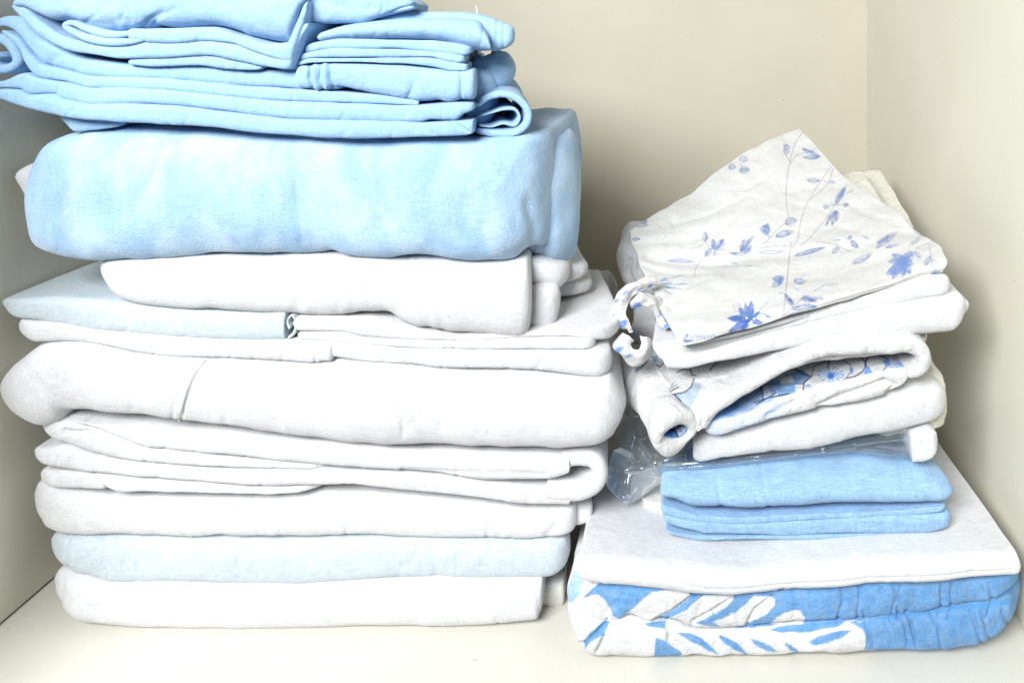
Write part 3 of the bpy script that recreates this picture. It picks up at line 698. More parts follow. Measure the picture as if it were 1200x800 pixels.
slab('top_fold', [(772, 558), (800, 556), (860, 554), (940, 552), (1020, 550), (1080, 554), (1117, 566)],
     [(772, 588), (790, 592), (815, 604), (865, 607), (937, 603), (1000, 601), (1060, 598), (1117, 590)], .514, .17, chamb, t, erl=6, err=6, cl=.004, cr=.010, nose=2.6, e=2.0, seed=154, amp=.0014, nf=40, tr=-.02,
     creases=(([(774, 594), (787, 589), (800, 597)], .0016, 1.8), ([(840, 560), (846, 600)], .0007, 4)), wr=((.02, .0005, (1, 1, .4)),))
# ---- clear plastic bag
plast = bpy.data.materials.new('clear_plastic_film'); plast.use_nodes = True
nt = plast.node_tree; N = nt.nodes; L = nt.links; b = N['Principled BSDF']
N.remove(b)
gl = N.new('ShaderNodeBsdfGlossy'); gl.inputs['Roughness'].default_value = .13; gl.inputs['Color'].default_value = (.95, .97, 1, 1)
df = N.new('ShaderNodeBsdfDiffuse'); df.inputs['Color'].default_value = (.75, .80, .84, 1)
tr_ = N.new('ShaderNodeBsdfTransparent'); out = N['Material Output']
tr_.inputs['Color'].default_value = (.90, .93, .95, 1)
m1 = N.new('ShaderNodeMixShader'); m2 = N.new('ShaderNodeMixShader')
lw = N.new('ShaderNodeLayerWeight'); lw.inputs['Blend'].default_value = .30
mr = N.new('ShaderNodeMapRange'); mr.inputs['To Min'].default_value = .06; mr.inputs['To Max'].default_value = .8
tcp = N.new('ShaderNodeTexCoord'); npn = N.new('ShaderNodeTexNoise'); npn.inputs['Scale'].default_value = 16; npn.inputs['Detail'].default_value = 2; npn.inputs['Distortion'].default_value = 1.2
bpp = N.new('ShaderNodeBump'); bpp.inputs['Strength'].default_value = .5; bpp.inputs['Distance'].default_value = .006
L.new(tcp.outputs['Object'], npn.inputs['Vector']); L.new(npn.outputs['Fac'], bpp.inputs['Height'])
L.new(bpp.outputs[0], gl.inputs['Normal']); L.new(bpp.outputs[0], lw.inputs['Normal'])
L.new(lw.outputs['Facing'], mr.inputs['Value']); L.new(mr.outputs[0], m1.inputs['Fac'])
L.new(tr_.outputs[0], m1.inputs[1]); L.new(gl.outputs[0], m1.inputs[2])
m2.inputs['Fac'].default_value = .06
L.new(m1.outputs[0], m2.inputs[1]); L.new(df.outputs[0], m2.inputs[2]); L.new(m2.outputs[0], out.inputs['Surface'])
t = thing('plastic_bag', 'clear crumpled plastic bag squashed between the chambray cloth and the white towel', 'plastic bag', (.06, .6, .11))
sheet('crumpled_film', [[(746, 465, .60), (752, 466, .60), (760, 476, .59), (768, 490, .58)],
                        [(733, 480, .58), (745, 490, .57), (765, 505, .56), (790, 524, .55)],
                        [(728, 508, .55), (742, 522, .555), (770, 532, .54), (806, 536, .535)],
                        [(712, 540, .54), (738, 548, .55), (770, 546, .535), (806, 544, .53)],
                        [(708, 562, .535), (735, 568, .545), (765, 556, .54), (800, 550, .532)],
                        [(728, 592, .54), (742, 586, .55), (762, 572, .55), (784, 556, .545)]], .0004, plast, t, 90, 90, amp=.004, seed=161, wr=((.022, .0035, (1, 1, 1)),), creases=[(q_, -.005, 3.2) for q_ in ([(742, 470), (736, 490), (738, 512), (748, 530), (758, 545)], [(758, 545), (745, 562), (730, 585)], [(756, 520), (766, 534), (776, 545)], [(720, 520), (740, 530), (756, 548)], [(748, 550), (775, 544), (806, 540)])])
slab('bag_body', [(775, 543), (813, 540), (876, 535), (948, 527), (1000, 517), (1075, 508)], [(775, 552), (820, 550), (863, 546), (948, 535), (1000, 531), (1030, 536), (1075, 539)], .528, .15, plast, t, erl=3, err=3, cl=.004, cr=.003, seed=162, amp=.0006, wr=((.03, .0010, (.4, 1, 1)),), creases=[(q_, -.0018, 1.6) for q_ in ([(790, 548), (863, 541), (948, 530), (1000, 524)], [(860, 536), (948, 527), (1030, 516), (1070, 512)], [(965, 530), (1010, 527), (1069, 534)])], res=1.0, nf=40)
for pth in ([(735, 482), (738, 505), (733, 520), (742, 535), (752, 548), (736, 565), (728, 585)], [(752, 520), (765, 535), (772, 548)]):
    pass
slab('white_edge_strip', [(1069, 510), (1080, 505), (1090, 502), (1099, 507)], [(1069, 541), (1080, 541), (1091, 538), (1099, 530)], .522, .05, white, t, erl=1.5, err=4, cl=.0005, cr=.004, seed=163, amp=.0003, nose=.3, e=4, p=4)
# ---- white towel under the printed quilted bag
t = thing('folded_towel', 'thick white folded towel with a fringed cream edge, beneath the navy-printed quilt', 'towel', (.1, .62, .13))
slab('fold', [(811, 512), (830, 506), (860, 500), (950, 478), (1030, 456), (1085, 445), (1108, 452)],
     [(811, 536), (822, 540), (842, 537), (890, 530.5), (948, 526), (1000, 516), (1052, 507), (1095, 495), (1108, 489)], .522, .18, white, t, erl=5, err=10, cl=.003, cr=.012, seed=171, amp=.0012, nf=34, tr=-.01, rise=.012)
fr = []
slab('fringe_fold', [(1020, 470), (1080, 448), (1098, 440), (1109, 446)], [(1020, 512), (1085, 507), (1100, 506), (1109, 498)], .534, .15, ivory, t, err=5, cr=.008, seed=172, amp=.0012, rise=.012, wr=((.004, .0009, (1, 1, 1)),))

# ---- printed quilt (navy outlined flowers)
navy = np.array([.012, .025, .10]); midb = np.array([.09, .27, .58]); greyblue = np.array([.30, .40, .52]); wq = np.array([.62, .62, .612])
rp_ = Print(wq)
def r8(pts): return [(740 + x / 6, 390 + y / 6) for x, y in pts]
def r4(pts): return [(900 + x / 4.615, 300 + y / 4.615) for x, y in pts]
rp_.poly(r8([(285, 430), (390, 410), (445, 340), (498, 345), (480, 410), (440, 480), (400, 550), (350, 490)]), greyblue, .25)
for pth in ([(285, 432), (370, 418), (420, 380), (440, 322)], [(415, 250), (425, 295), (455, 300)], [(320, 275), (370, 255), (415, 262)], [(180, 225), (200, 240), (240, 195)], [(550, 265), (570, 235), (600, 215)], [(300, 430), (350, 480)], [(265, 400), (320, 360)], [(270, 385), (300, 345)], [(275, 410), (330, 380)]):
    rp_.line(r8(pth), .7 if pth[0][0] > 270 or pth[0][0] < 200 else .35, navy)
for pth in ([(500, 250), (540, 300), (520, 340)], [(600, 330), (640, 350), (690, 355)], [(120, 130), (160, 190), (150, 230)], [(60, 330), (110, 350), (150, 345)]):
    rp_.sline(r8(pth), .12, S(120, 118, 125))
rp_.poly(r8([(140, 160), (180, 160), (185, 190), (160, 205)]), midb, .3)
rp_.poly(r8([(730, 260), (860, 275), (800, 310), (750, 300)]), S(205, 200, 192), .3, 1)
rp_.poly(r8([(720, 210), (860, 160), (1300, 90), (1300, 150), (1000, 225), (900, 235), (820, 200)]), S(200, 196, 188), .55, 1.5)
# inside of the fold: blue ground with white petals outlined in navy
inner = Print(wq)
inner.poly(r8([(560, 640), (600, 540), (1000, 320), (1000, 520), (800, 620)]), S(120, 160, 220), .3, 1)
inner.poly(r8([(590, 610), (600, 570), (755, 460), (760, 520), (640, 590)]), midb, .15)
inner.poly(r8([(755, 460), (905, 375), (925, 470), (860, 490), (760, 520)]), S(150, 180, 225), .3)
inner.poly(r4([(0, 690), (180, 610), (235, 650), (190, 690), (195, 720), (100, 750), (0, 770)]), midb, .15, .8)
inner.poly(r4([(60, 660), (130, 645), (140, 680), (70, 690)]), wq); inner.poly(r4([(-30, 700), (50, 690), (55, 750), (-40, 790)]), S(200, 215, 235)); inner.poly(r4([(145, 695), (195, 690), (190, 735), (148, 740)]), wq)
inner.line(r4([(150, 612), (200, 640), (233, 650), (195, 685), (190, 725)]), .8, navy); inner.line(r4([(-60, 800), (0, 765), (110, 745)]), .7, navy); inner.line(r8([(910, 378), (922, 430), (925, 470)]), .9, navy); inner.line(r8([(860, 490), (960, 455), (1020, 420)]), .7, navy)
inner.line(r4([(330, 560), (325, 600), (335, 640)]), .8, navy)
for a in range(14):
    an = a * 2 * math.pi / 14; c0 = r4([(340, 640)])[0]
    inner.line([c0, (c0[0] + 15 * math.cos(an), c0[1] + 8.5 * math.sin(an))], .55, midb)
inner.poly(r4([(325, 640), (340, 628), (358, 640), (355, 660), (332, 666), (320, 655)]), S(40, 100, 190))
for a in range(9):
    an = a * 2 * math.pi / 9 + .2; c1 = (c0[0] + 13 * math.cos(an), c0[1] + 7.5 * math.sin(an)); inner.lens(c1, (c1[0] + 3.5 * math.cos(an), c1[1] + 2 * math.sin(an)), 1.6, midb, 0)
for q_ in ([(60, 640), (110, 615), (160, 612)], [(235, 650), (250, 600), (320, 570)], [(380, 690), (430, 650), (450, 600), (410, 560)], [(560, 660), (600, 640), (640, 600)], [(-60, 740), (-20, 700), (60, 690)], [(140, 690), (190, 690)]):
    inner.line(spline(r4(q_), 16), .5, navy)
for q_ in ([(0, 700), (55, 690), (60, 720), (20, 750)], [(195, 700), (230, 690), (240, 720)], [(430, 610), (460, 600), (455, 640)], [(620, 560), (650, 555), (660, 590), (630, 600)]):
    inner.poly(r4(q_), S(90, 130, 190), .3, .8)
inner.line(spline(r4([(455, 545), (500, 548), (525, 575), (520, 610), (480, 645), (430, 660)]), 20), .8, navy)
inner.line(spline(r4([(640, 550), (590, 535), (545, 545), (528, 580), (540, 610), (560, 628)]), 20), .8, navy)
inner.poly(r4([(520, 600), (545, 595), (565, 630), (520, 640)]), S(110, 150, 200))
c0 = r4([(730, 585)])[0]
for a in range(16):
    an = a * 2 * math.pi / 16; inner.line([c0, (c0[0] + 17 * math.cos(an), c0[1] + 9 * math.sin(an))], .6, S(110, 150, 215))
strip = Print(wq)
strip.poly([(820, 520), (826, 492), (870, 478), (900, 470), (925, 462), (925, 480), (880, 500)], S(185, 205, 238), .6, 2.5)
qm = fabric('printed_quilt_cotton', (1, 1, 1), attr=True, mottle=.04, mscale=90, bump=.7, wrink=.75, wscale=90)
def lower_print(px, py):
    a = inner(px, py); c = strip(px, py)
    edge = curve([(820, 497), (839, 492), (863, 487), (885, 479), (900, 471), (932, 460), (993, 444.5), (1030, 435.5), (1062, 430), (1090, 428)], px.ravel()).reshape(px.shape)
    k = np.clip((py - edge) / 1.5 + .5, 0, 1)[..., None]
    return a * (1 - k) + c * k
t = thing('printed_quilt', 'white quilted cloth printed with navy-outlined blue flowers, folded open to the front', 'quilt', (.08, .6, .15))
slab('lower_layer', [(828, 494), (842, 490), (863, 487), (885, 479), (900, 471), (932, 460), (993, 444), (1030, 435), (1069, 429)],
     [(828, 504), (842, 507), (863, 500.5), (907, 489), (954, 480), (1008, 471.5), (1039, 463), (1060, 450), (1069, 438)], .515, .13, qm, t, erl=7, err=7, cl=.004, cr=.004, seed=181, amp=.0009, res=.9, nf=40, nb=90, paint=lower_print, rise=-.004,
     creases=(([(960, 476), (1000, 460), (1035, 447)], .003, 4), ([(1037, 446), (1050, 452), (1040, 461)], .002, 2.5), ([(900, 487), (930, 470)], .0012, 4)), wr=((.008, .0006, (1, 1, .6)),))
ribbon('upper_layer', [(822, 502), (827, 492), (835, 482), (850, 471), (875, 456), (900, 441), (925, 428), (960, 414), (1000, 409), (1040, 407), (1068, 407), (1082, 415), (1084, 427), (1077, 437), (1064, 441)],
       [14, 15, 15, 16, 17, 17, 17, 17, 16, 17, 20, 20, 18, 14, 10], .509, .16, qm, t, seed=182, amp=.0007, paint=strip, nf=22, wr=((.008, .0004, (1, 1, 1)),), key='up')
sheet('outer_layer', [[(750, 415, .585), (790, 405, .60), (850, 398, .61), (950, 390, .60), (1085, 385, .58)],
                      [(768, 430, .55), (800, 425, .56), (850, 418, .565), (950, 400, .555), (1085, 393, .545)],
                      [(785, 455, .525), (815, 448, .53), (860, 435, .535), (950, 408, .53), (1080, 399, .525)],
                      [(804, 484, .508), (826, 474, .511), (870, 451, .513), (950, 413, .514), (1070, 404, .516)],
                      [(816, 505, .507), (824, 500, .509), (845, 482, .515), (930, 432, .518), (1060, 412, .522)]], .003, qm, t, 330, 150, amp=.0013, seed=183, paint=rp_, wr=((.009, .0009, (1, 1, 1)),))
# rolled corner, seen end-on at its front
def roll(name, c0, c1, r0, r1, mat, parent, paint, seed):
    A0, A1 = np.array(at(*c0)), np.array(at(*c1))
    ax = A1 - A0; Lx = np.linalg.norm(ax); ax /= Lx
    e1 = np.cross(ax, [0, 0, 1]); e1 /= np.linalg.norm(e1); e2 = np.cross(e1, ax)
    prof = []          # (distance along axis from the front, radius fraction)
    for s in np.linspace(0, 1, 60): prof.append((Lx * (1 - s), 1.0))
    for a in np.linspace(0, math.pi, 18)[1:]: prof.append((-.30 * r0 * math.sin(a), .83 + .17 * math.cos(a)))
    for s in np.linspace(0, 1, 12)[1:]: prof.append((.014 * s, .66 - .06 * s))
    prof.append((.0145, .001))
    th = np.linspace(0, 2 * np.pi, 110, endpoint=False)
    P = np.zeros((len(prof), len(th), 3))
    for i, (d, k) in enumerate(prof):
        f = np.clip(d / Lx, 0, 1); R = (r0 + (r1 - r0) * f) * k
        sq = float(np.interp(k, [.6, .68, .98], [.6, .64, 1.0]))
        P[i] = A0 + ax * d + R * (np.cos(th)[:, None] * e1 + sq * np.sin(th)[:, None] * e2)
    Nn = grid_normals(P)
    d = .0024 * noise(P, .022, seed) + .0009 * noise(P, .009, seed + 1)
    P = P + Nn * d[..., None]
    px, py = proj(P)
    base = rp_(px, py)
    k = np.array([1.0 if (j > 74) else 0.0 for j in range(len(prof))])[:, None, None]
    dye = base * (1 - k) + paint(px, py) * k
    f = grid_faces(len(prof), len(th)).tolist()
    return link_mesh(name, P.reshape(-1, 3), f, mat, parent, dye.reshape(-1, 3))
hole = Print(midb)
hole.poly(r8([(310, 640), (350, 620), (400, 640), (370, 700), (330, 730), (310, 690)]), S(205, 212, 225))
hole.poly(r8([(240, 640), (270, 650), (290, 740), (240, 700)]), S(60, 120, 200), .3)
hole.line(r8([(270, 670), (310, 690), (335, 740)]), .9, navy); hole.line(r8([(380, 600), (390, 640), (430, 640)]), .7, navy)
for q in ((330, 650), (345, 680), (365, 650), (350, 720)): hole.line(r8([q, (q[0] + 8, q[1] + 16)]), .5, navy)
rp_.line(r8([(30, 270), (70, 240), (110, 200)]), .9, navy); rp_.poly(r8([(20, 250), (60, 200), (110, 190), (100, 220), (40, 280)]), S(90, 110, 130), .4, 1)
roll('rolled_corner', (790, 503, .508), (752, 430, .58), 27 * .508 / F, 27 * .57 / F, qm, t, hole, 184)

# ---- white sheet under the floral pillowcase
t = thing('folded_sheet', 'white folded sheet of two thick layers directly under the floral pillowcase', 'sheet', (.1, .62, .2))
slab('fold', [(776, 414), (800, 411), (842, 405), (911, 388), (987, 366), (1050, 354), (1112, 345), (1131, 347)],
     [(776, 424), (783, 431), (798, 432), (842, 423.5), (907, 410.5), (965, 401.5), (1030, 395.5), (1091, 392.5), (1117, 389.5), (1127, 382), (1131, 375)],
     .518, .19, white2, t, erl=8, err=5, cl=.004, cr=.008, seed=191, amp=.0009, nf=30, tr=-.01, rise=.0,
     creases=(([(922, 388), (925, 406)], .0006, 1.3),))
slab('fold', [(764, 400), (800, 398), (842, 392), (907, 374), (987, 352), (1050, 336), (1101, 322), (1113, 325)],
     [(764, 410), (778, 423), (800, 421), (842, 406.5), (911, 388.5), (987, 370.5), (1050, 358), (1113, 345)],
     .520, .19, white2, t, erl=8, err=4, cl=.006, cr=.006, seed=192, amp=.0008, nf=30, tr=-.03, rise=.0)
slab('corner_fold', [(1085, 352), (1120, 350), (1136, 353)], [(1085, 375), (1122, 375), (1136, 366)], .525, .12, white2, t, err=5, cr=.006, seed=193, wr=((.006, .0006, (1, 1, 1)),))
slab('fold', [(737, 380), (760, 376), (800, 374)], [(738, 403), (760, 406), (800, 408)], .60, .1, white, t, erl=5, cl=.006, seed=194, amp=.0014)
# ---- grey-white crumpled roll behind
t = thing('rolled_cloth', 'dull white rolled cloth squeezed behind the ruffled tie of the floral pillowcase', 'cloth', (-.06, .68, .2))
slab('roll', [(719, 291), (730, 286), (760, 285), (800, 290)], [(719, 318), (728, 336), (745, 345), (800, 352)], .655, .10, white, t, erl=12, cl=.02, seed=201, amp=.002, nf=34, wr=((.015, .0016, (1, 1, .5)),),
     creases=(([(738, 305), (735, 320), (742, 335)], .004, 3), ([(752, 300), (748, 318), (756, 332)], .003, 3)))
# ---- ivory towels at the back right
t = thing('folded_towel', 'ivory textured towel standing in the corner behind the floral pillowcase, against the side wall', 'towel', (.17, .72, .18))
sheet('upper_layer', [[(960, 208, .78), (990, 203, .78), (1009, 200, .775)], [(985, 240, .70), (1015, 238, .70), (1034, 236, .69)], [(1000, 276, .65), (1035, 271, .645), (1056, 267, .635)], [(1000, 320, .61), (1040, 315, .61), (1062, 300, .60)]], .012, ivory, t, 40, 60, amp=.001, seed=211, wr=((.005, .0006, (1, 1, 1)),))
sheet('lower_layer', [[(1000, 203, .82), (1020, 198, .82), (1031, 198, .815)], [(1020, 240, .73), (1040, 235, .73), (1054, 236, .72)], [(1040, 275, .65), (1060, 272, .65), (1074, 272, .64)], [(1050, 330, .58), (1080, 325, .58), (1098, 318, .575)]], .016, ivory, t, 40, 60, amp=.001, seed=212, wr=((.005, .0006, (1, 1, 1)),))
# ---- floral pillowcase
fb, fl, fg, fst = S(86, 128, 178), S(114, 142, 184), S(126, 148, 174), S(112, 112, 124)
fk = S(66, 104, 176)
fp = Print(np.array([.61, .60, .578]))
def z1(x, y): return (700 + x / 4, 140 + y / 4)
def z2(x, y): return (900 + x / 4, 140 + y / 4)
def z3(x, y): return (690 + x / 4.615, 300 + y / 4.615)
def z4(x, y): return (900 + x / 4.615, 300 + y / 4.615)
def z6(x, y): return (730 + x / 5.333, 260 + y / 5.333)
def z7(x, y): return (890 + x / 5.217, 270 + y / 5.217)
# stems
for pth in ([z1(962, 58), z1(925, 120), z1(905, 190), z1(888, 290), z1(885, 380), z1(897, 460)], [z1(970, 158), z1(935, 168), z1(905, 208)], [z1(880, 165), z1(903, 195)],
            [z1(1098, 218), z1(1040, 300), z1(990, 380), z1(955, 470), z1(935, 570), z1(915, 600)], [z1(1108, 225), z1(1080, 300), z1(1000, 375)], [z1(1060, 285), z1(1080, 300)],
            [z1(1115, 400), z1(1060, 480), z1(995, 555), z1(950, 590)], [z1(910, 575), z1(900, 640), z1(893, 720), z1(885, 800)],
            [z3(1085, 0), z3(1072, 130), z3(1060, 240), z3(1052, 350), z3(1052, 400)], [z1(875, 490), z1(830, 530), z1(805, 560), z1(780, 582)], [z1(640, 205), z1(655, 200), z1(680, 220)],
            [z1(455, 740), z1(465, 690), z1(500, 650)], [z7(1040, 80), z7(1045, 150), z7(1062, 230)], [z7(960, 110), z7(1030, 75)],
            [z7(345, 70), z7(430, 78), z7(560, 130)], [z1(505, 570), z1(530, 610)], [z1(800, 520), z1(805, 560)],
            [z4(80, 330), z4(130, 280), z4(180, 235)], [z1(1120, 400), z1(1165, 350), z1(1200, 330)], [z1(1120, 400), z1(1160, 400)], [z1(1115, 400), z1(1075, 410)],
            [z7(335, 370), z7(400, 335), z7(480, 325)], [z1(430, 605), z1(470, 600), z1(500, 580)]):
    fp.sline(pth, .20, fst)
o_ = S(104, 112, 152)
# buds and leaves: (from, to, width, colour)
for a, b_, w, c in ((z1(885, 115), z1(885, 168), 9, fg), (z1(1045, 175), z1(960, 135), 5, fl), (z1(1045, 175), z1(962, 178), 6, fb), (z1(985, 160), z1(960, 135), 4, fl),
                    (z1(665, 185), z1(705, 190), 9, fb), (z1(615, 225), z1(650, 222), 9, fg), (z1(665, 240), z1(715, 236), 10, fg),
                    (z1(983, 282), z1(1045, 285), 6, fb), (z1(1085, 295), z1(1115, 297), 4, fg), (z1(1115, 395), z1(1165, 312), 7, fb), (z1(1118, 385), z1(1150, 345), 4, fl),
                    (z1(1118, 425), z1(1070, 500), 5, fb), (z1(1122, 425), z1(1100, 498), 5, fb), (z1(1125, 430), z1(1118, 480), 5, fl), (z1(1060, 412), z1(1085, 406), 6, fl), (z1(1155, 405), z1(1180, 400), 5, fg),
                    (z1(880, 490), z1(935, 470), 11, fg), (z1(835, 548), z1(920, 525), 9, fl), (z1(765, 510), z1(812, 525), 12, fl), (z1(790, 545), z1(800, 485), 8, fb),
                    (z1(503, 572), z1(503, 525), 7, fl), (z1(540, 605), z1(545, 560), 6, fb), (z1(540, 605), z1(595, 560), 7, fb), (z1(542, 607), z1(600, 580), 4, fb), (z1(535, 605), z1(505, 645), 6, fb), (z1(540, 610), z1(600, 610), 3, fl), (z1(545, 640), z1(552, 618), 4, fl),
                    (z1(670, 620), z1(735, 545), 6, fl), (z1(672, 620), z1(690, 560), 5, fb), (z1(675, 620), z1(725, 590), 5, fb), (z1(690, 630), z1(620, 625), 4, fb), (z1(690, 630), z1(720, 605), 5, fg), (z1(620, 668), z1(660, 672), 2, fg),
                    (z1(330, 662), z1(460, 668), 5, S(185, 198, 220)), (z1(540, 692), z1(780, 685), 2.4, fg), (z1(530, 732), z1(645, 720), 1.8, fg), (z1(750, 605), z1(910, 590), 2.2, fg), (z1(760, 622), z1(870, 618), 4, S(190, 198, 212)),
                    (z1(180, 500), z1(240, 495), 6, fk), (z1(195, 480), z1(235, 478), 6, fb), (z1(163, 562), z1(200, 560), 5, fk),
                    (z2(120, 640), z2(268, 600), 6, fl), (z2(160, 628), z2(265, 598), 4, fb), (z2(300, 628), z2(335, 600), 6, fl), (z2(390, 570), z2(425, 600), 7, fl), (z2(375, 550), z2(395, 548), 4, fg), (z2(395, 675), z2(490, 625), 8, fg), (z2(440, 545), z2(480, 570), 3, fg), (z2(310, 565), z2(345, 560), 3, fg),
                    (z2(505, 605), z2(610, 525), 8, fb), (z2(510, 580), z2(570, 550), 5, fl), (z2(550, 600), z2(610, 588), 4, fl), (z2(670, 585), z2(715, 553), 4, fl),
                    (z2(735, 685), z2(762, 640), 6, fl), (z2(765, 645), z2(795, 665), 3, fg), (z2(690, 620), z2(715, 650), 6, S(195, 200, 222)),
                    (z7(78, 345), z7(150, 285), 9, fb), (z7(80, 300), z7(140, 280), 5, fl), (z7(210, 305), z7(285, 310), 8, fb), (z7(195, 350), z7(250, 375), 3, fl), (z7(110, 380), z7(160, 390), 3, fb),
                    (z7(155, 385), z7(205, 470), 6, fb), (z7(160, 405), z7(213, 455), 4, fk), (z7(250, 415), z7(355, 435), 6, fk), (z7(265, 400), z7(390, 415), 4, fb), (z7(200, 480), z7(355, 465), 8, fk), (z7(160, 525), z7(285, 495), 5, fk), (z7(360, 400), z7(408, 440), 1.6, fg), (z7(380, 365), z7(430, 385), 1.6, fg), (z7(410, 345), z7(480, 330), 1.6, fg),
                    (z3(515, 460), z3(540, 420), 5, fk), (z3(515, 465), z3(565, 455), 3, fb), (z3(360, 140), z3(440, 110), 3, fb), (z3(380, 150), z3(550, 150), 2.6, fb), (z3(390, 165), z3(520, 185), 2.4, fb), (z3(400, 180), z3(500, 230), 2.4, fb), (z3(390, 140), z3(520, 100), 2, fl), (z3(400, 190), z3(430, 225), 2.4, fl)):
    fp.lens(a, b_, w * .85, c, .62, bend=(hash((round(a[0]), round(a[1]))) % 5 - 2) * .35, outline=o_ if w > 3.5 else None)
rw = np.random.default_rng(12)
for q in (z1(540, 600), z1(690, 610), z1(790, 520), z1(885, 140), z1(1010, 155), z2(325, 600), z2(560, 570), z2(440, 650), z2(200, 620), z2(380, 560), z7(110, 310), z7(250, 300), z7(230, 470), z7(300, 440), z3(870, 330), z3(440, 150), z1(1120, 400), z2(640, 660), z2(770, 660), z3(600, 440)):
    for k in range(6):
        an = rw.uniform(0, 6.28); r1 = rw.uniform(4, 13); b0 = rw.uniform(-.5, .5)
        fp.sline([q, (q[0] + .55 * r1 * math.cos(an + b0), q[1] + .45 * r1 * math.sin(an + b0)), (q[0] + r1 * math.cos(an), q[1] + .7 * r1 * math.sin(an))], .02, fl)
fp.poly([z2(750, 740), z2(785, 695), z2(812, 718), z2(780, 738)], fl, .4)
# large leaf at the right and star flower at the front
for dx, dy, ln in ((-70, 45, 0), (-45, 60, 0), (0, 55, 0), (30, 45, 0), (-60, 0, 0), (-45, -25, 0), (40, 10, 0), (30, -35, 0)):
    c0 = z2(635, 665); fp.lens((c0[0] - dx * .08, c0[1] - dy * .08), (c0[0] + dx / 3.4, c0[1] + dy / 2.9), 9, S(112, 138, 188), .4, outline=S(88, 112, 168))
fp.lens(z2(570, 730), z2(690, 615), 16, S(108, 135, 188), .45)
c0 = z3(870, 345)
for dx, dy, w, c in ((-120, -10, 9, fk), (-115, 65, 8, fk), (-60, -65, 9, fb), (10, -100, 8, fk), (70, 20, 6, fk), (-45, 60, 6, fk), (55, -45, 4, fb), (-25, -90, 5, fl)):
    fp.lens(c0, (c0[0] + dx / 4.6, c0[1] + dy / 4.6), w, c, .25, outline=S(56, 92, 170))
fp.sline([c0, z3(930, 310), z3(985, 330)], .3, fb); fp.lens(z3(955, 325), z3(985, 335), 3, fk)
for q in ((850, 330), (875, 350), (890, 335), (865, 360)): fp.lens(z3(*q), z3(q[0] + 8, q[1] + 10), 2.2, S(235, 240, 250), 0)
for k in range(9):
    x = 545 + k * 16; fp.sline([z3(x, 455 - 3 * (k % 3)), z3(x + 14, 430 - 8 * (k % 2)), z3(x + 22, 440)], .25, fl)
for q in ((800, 300, 780, 270), (830, 290, 810, 255), (920, 290, 970, 250), (840, 280, 850, 250)): fp.sline([z3(q[0], q[1]), z3(q[2], q[3])], .25, fl)
florm = fabric('floral_percale', (1, 1, 1), attr=True, mottle=.012, wrink=.55, wscale=38)
t = thing('floral_pillowcase', 'white pillowcase printed with blue flowers on thin stems, crowning the right pile', 'pillowcase', (.09, .62, .24))
sheet('printed_top', [[(738, 270, .640), (762, 255, .662), (800, 230, .695), (850, 193, .735), (895, 167, .765), (920, 157, .78), (937, 152.5, .785)],
                      [(739, 283, .628), (770, 268, .645), (812, 245, .675), (862, 213, .705), (910, 190, .73), (938, 180, .745), (958, 171, .755)],
                      [(747, 300, .608), (780, 290, .620), (825, 272, .642), (880, 246, .668), (930, 224, .69), (962, 212, .70), (989, 206, .71)],
                      [(756, 318, .590), (790, 312, .596), (840, 302, .606), (900, 284, .622), (955, 263, .638), (1000, 246, .648), (1034, 238, .655)],
                      [(768, 342, .560), (800, 338, .562), (852, 330, .566), (918, 315, .572), (980, 298, .580), (1030, 282, .588), (1076, 271, .594)],
                      [(782, 373, .530), (812, 369, .530), (862, 359, .532), (925, 343, .535), (990, 324, .540), (1046, 308, .546), (1102, 292, .545)],
                      [(794, 396, .509), (822, 391, .509), (870, 381, .510), (930, 364, .512), (995, 346, .515), (1052, 329, .520), (1111, 309, .522)],
                      [(799, 404, .509), (826, 398, .509), (874, 387, .510), (932, 370, .512), (996, 352, .516), (1050, 336, .521), (1102, 321, .523)]],
      .0022, florm, t, 440, 330, amp=.0026, seed=221, wob=.0020, paint=fp, wr=((.02, .0008, (1, .5, 1)), (.03, .0012, (.5, 1, 1.4))),
      creases=(([(760, 300), (830, 304), (905, 297), (1000, 288), (1080, 268)], .0026, 7), ([(790, 262), (830, 252), (880, 225)], .0012, 4), ([(800, 285), (850, 268), (868, 250)], .0011, 3.5), ([(830, 292), (880, 280)], .001, 4), ([(860, 245), (872, 222), (900, 205)], .0012, 4), ([(980, 262), (1010, 272), (1060, 268)], .0014, 5), ([(1000, 240), (1030, 258), (1062, 262)], .0016, 5), ([(745, 285), (790, 282), (820, 276)], .0012, 4), ([(752, 310), (790, 318), (830, 316)], .0014, 4), ([(900, 330), (980, 318), (1060, 292)], .001, 5), ([(785, 360), (800, 340), (830, 326)], .0009, 4), ([(800, 238), (850, 230), (885, 205)], .001, 8), ([(850, 320), (950, 312), (1010, 302)], .0012, 9), ([(770, 275), (840, 262), (880, 250)], -.001, 9)))
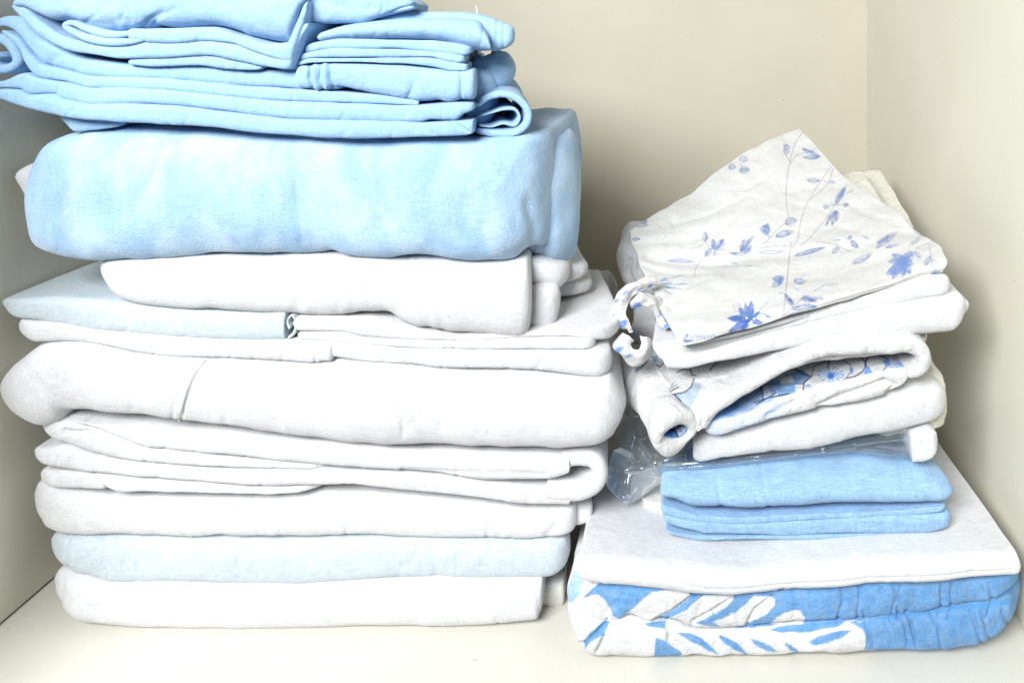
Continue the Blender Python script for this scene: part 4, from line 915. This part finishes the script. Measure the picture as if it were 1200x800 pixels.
# second layer of the pillowcase below the printed one
sheet('under_layer', [[(742, 280, .66), (800, 240, .71), (870, 200, .75), (940, 165, .79)], [(760, 310, .62), (820, 300, .64), (920, 260, .67), (1000, 220, .70)], [(780, 345, .58), (850, 340, .585), (950, 315, .60), (1085, 280, .62)], [(800, 402, .516), (870, 388, .516), (960, 364, .521), (1098, 320, .538)]], .003, white2, t, 60, 60, amp=.0006, seed=222)
tiep = Print(np.array([.63, .62, .615]))
for a, b_, w in ((z3(240, 300), z3(275, 250), 8), (z3(285, 300), z3(270, 250), 7), (z3(165, 385), z3(205, 345), 8), (z3(400, 385), z3(440, 375), 6), (z3(140, 520), z3(190, 490), 7), (z3(200, 545), z3(240, 530), 4)):
    tiep.lens(a, b_, w, S(95, 140, 215), .2)
for q in ((140, 250), (180, 210), (260, 190), (320, 170), (150, 420), (240, 450), (300, 430), (120, 330), (370, 330), (420, 360), (270, 520)):
    tiep.lens(z3(*q), z3(q[0] + 26, q[1] - 18), 3.2, S(110, 140, 200), .3); tiep.sline([z3(q[0] + 26, q[1] - 18), z3(q[0] + 50, q[1] - 6)], .2, S(120, 130, 165))
tiep.sline([z3(215, 180), z3(210, 250), z3(215, 330)], .3, S(150, 165, 205))
tiem = fabric('floral_tie_cotton', (1, 1, 1), attr=True, mottle=.012, wrink=.6, wscale=60)
for rows_, sd_ in (([[(769, 323, .562), (745, 327, .55), (726, 338, .545), (713, 360, .545), (717, 374, .54), (731, 388, .538)],
                    [(768, 329, .556), (748, 333, .545), (731, 345, .537), (722, 364, .535), (726, 375, .532), (737, 389, .53)],
                    [(768, 335, .558), (751, 340, .547), (739, 352, .538), (733, 368, .534), (737, 375, .533), (743, 389, .531)]], 223),
                   ([[(737, 347, .55), (752, 340, .545), (768, 345, .55), (780, 362, .55), (788, 379, .545)],
                    [(739, 355, .54), (753, 349, .534), (767, 355, .538), (775, 370, .538), (785, 384, .534)],
                    [(741, 363, .545), (755, 358, .538), (767, 365, .54), (771, 379, .54), (780, 386, .535)]], 224),
                   ([[(733, 392, .536), (720, 405, .53), (729, 419, .528), (748, 425, .528), (762, 413, .528), (763, 399, .53)],
                    [(738, 395, .53), (730, 406, .523), (736, 414, .521), (749, 417, .521), (757, 408, .522), (756, 396, .526)],
                    [(742, 399, .533), (739, 406, .526), (742, 409, .524), (749, 409, .524), (752, 403, .525), (750, 394, .529)]], 225)):
    sheet('tie', rows_, .0012, tiem, t, 120, 40, amp=.0018, seed=sd_, paint=tiep, wr=((.011, .0022, (1, 1, 1)), (.005, .0007, (1, 1, 1))), wob=.0012)

# ------------------------------------------------------------------ light
w = bpy.data.worlds.new('World'); scene.world = w; w.use_nodes = True
w.node_tree.nodes['Background'].inputs[0].default_value = (.22, .5, 1.0, 1)
w.node_tree.nodes['Background'].inputs[1].default_value = 0.055
def area(name, loc, target, size, energy, color):
    l = bpy.data.lights.new(name, 'AREA'); l.shape = 'RECTANGLE'; l.size, l.size_y = size; l.energy = energy; l.color = color
    o = bpy.data.objects.new(name, l); COL.objects.link(o); o.location = loc
    import mathutils
    d = mathutils.Vector(target) - mathutils.Vector(loc)
    o.rotation_euler = d.to_track_quat('-Z', 'Y').to_euler()
    return o
area('room_area_light', (-0.52, -.56, 1.06), (-.05, .6, .2), (.85, .5), 44, (.955, .98, 1.0))  # broad area lamp standing in for the unseen light of the room

# ------------------------------------------------------------------ camera
cam = bpy.data.cameras.new('camera'); co = bpy.data.objects.new('camera', cam); COL.objects.link(co)
co.location = (0, 0, H); co.rotation_euler = (math.pi / 2, 0, 0)
cam.sensor_width = 36; cam.sensor_fit = 'HORIZONTAL'; cam.lens = 36 * F / 1200
cam.shift_x = (600 - CX) / 1200; cam.shift_y = (CY - 400) / 1200
cam.clip_start = .02; cam.clip_end = 50
scene.camera = co
scene.view_settings.view_transform = 'Standard'; scene.view_settings.look = 'None'
scene.view_settings.exposure = 0; scene.view_settings.gamma = 1
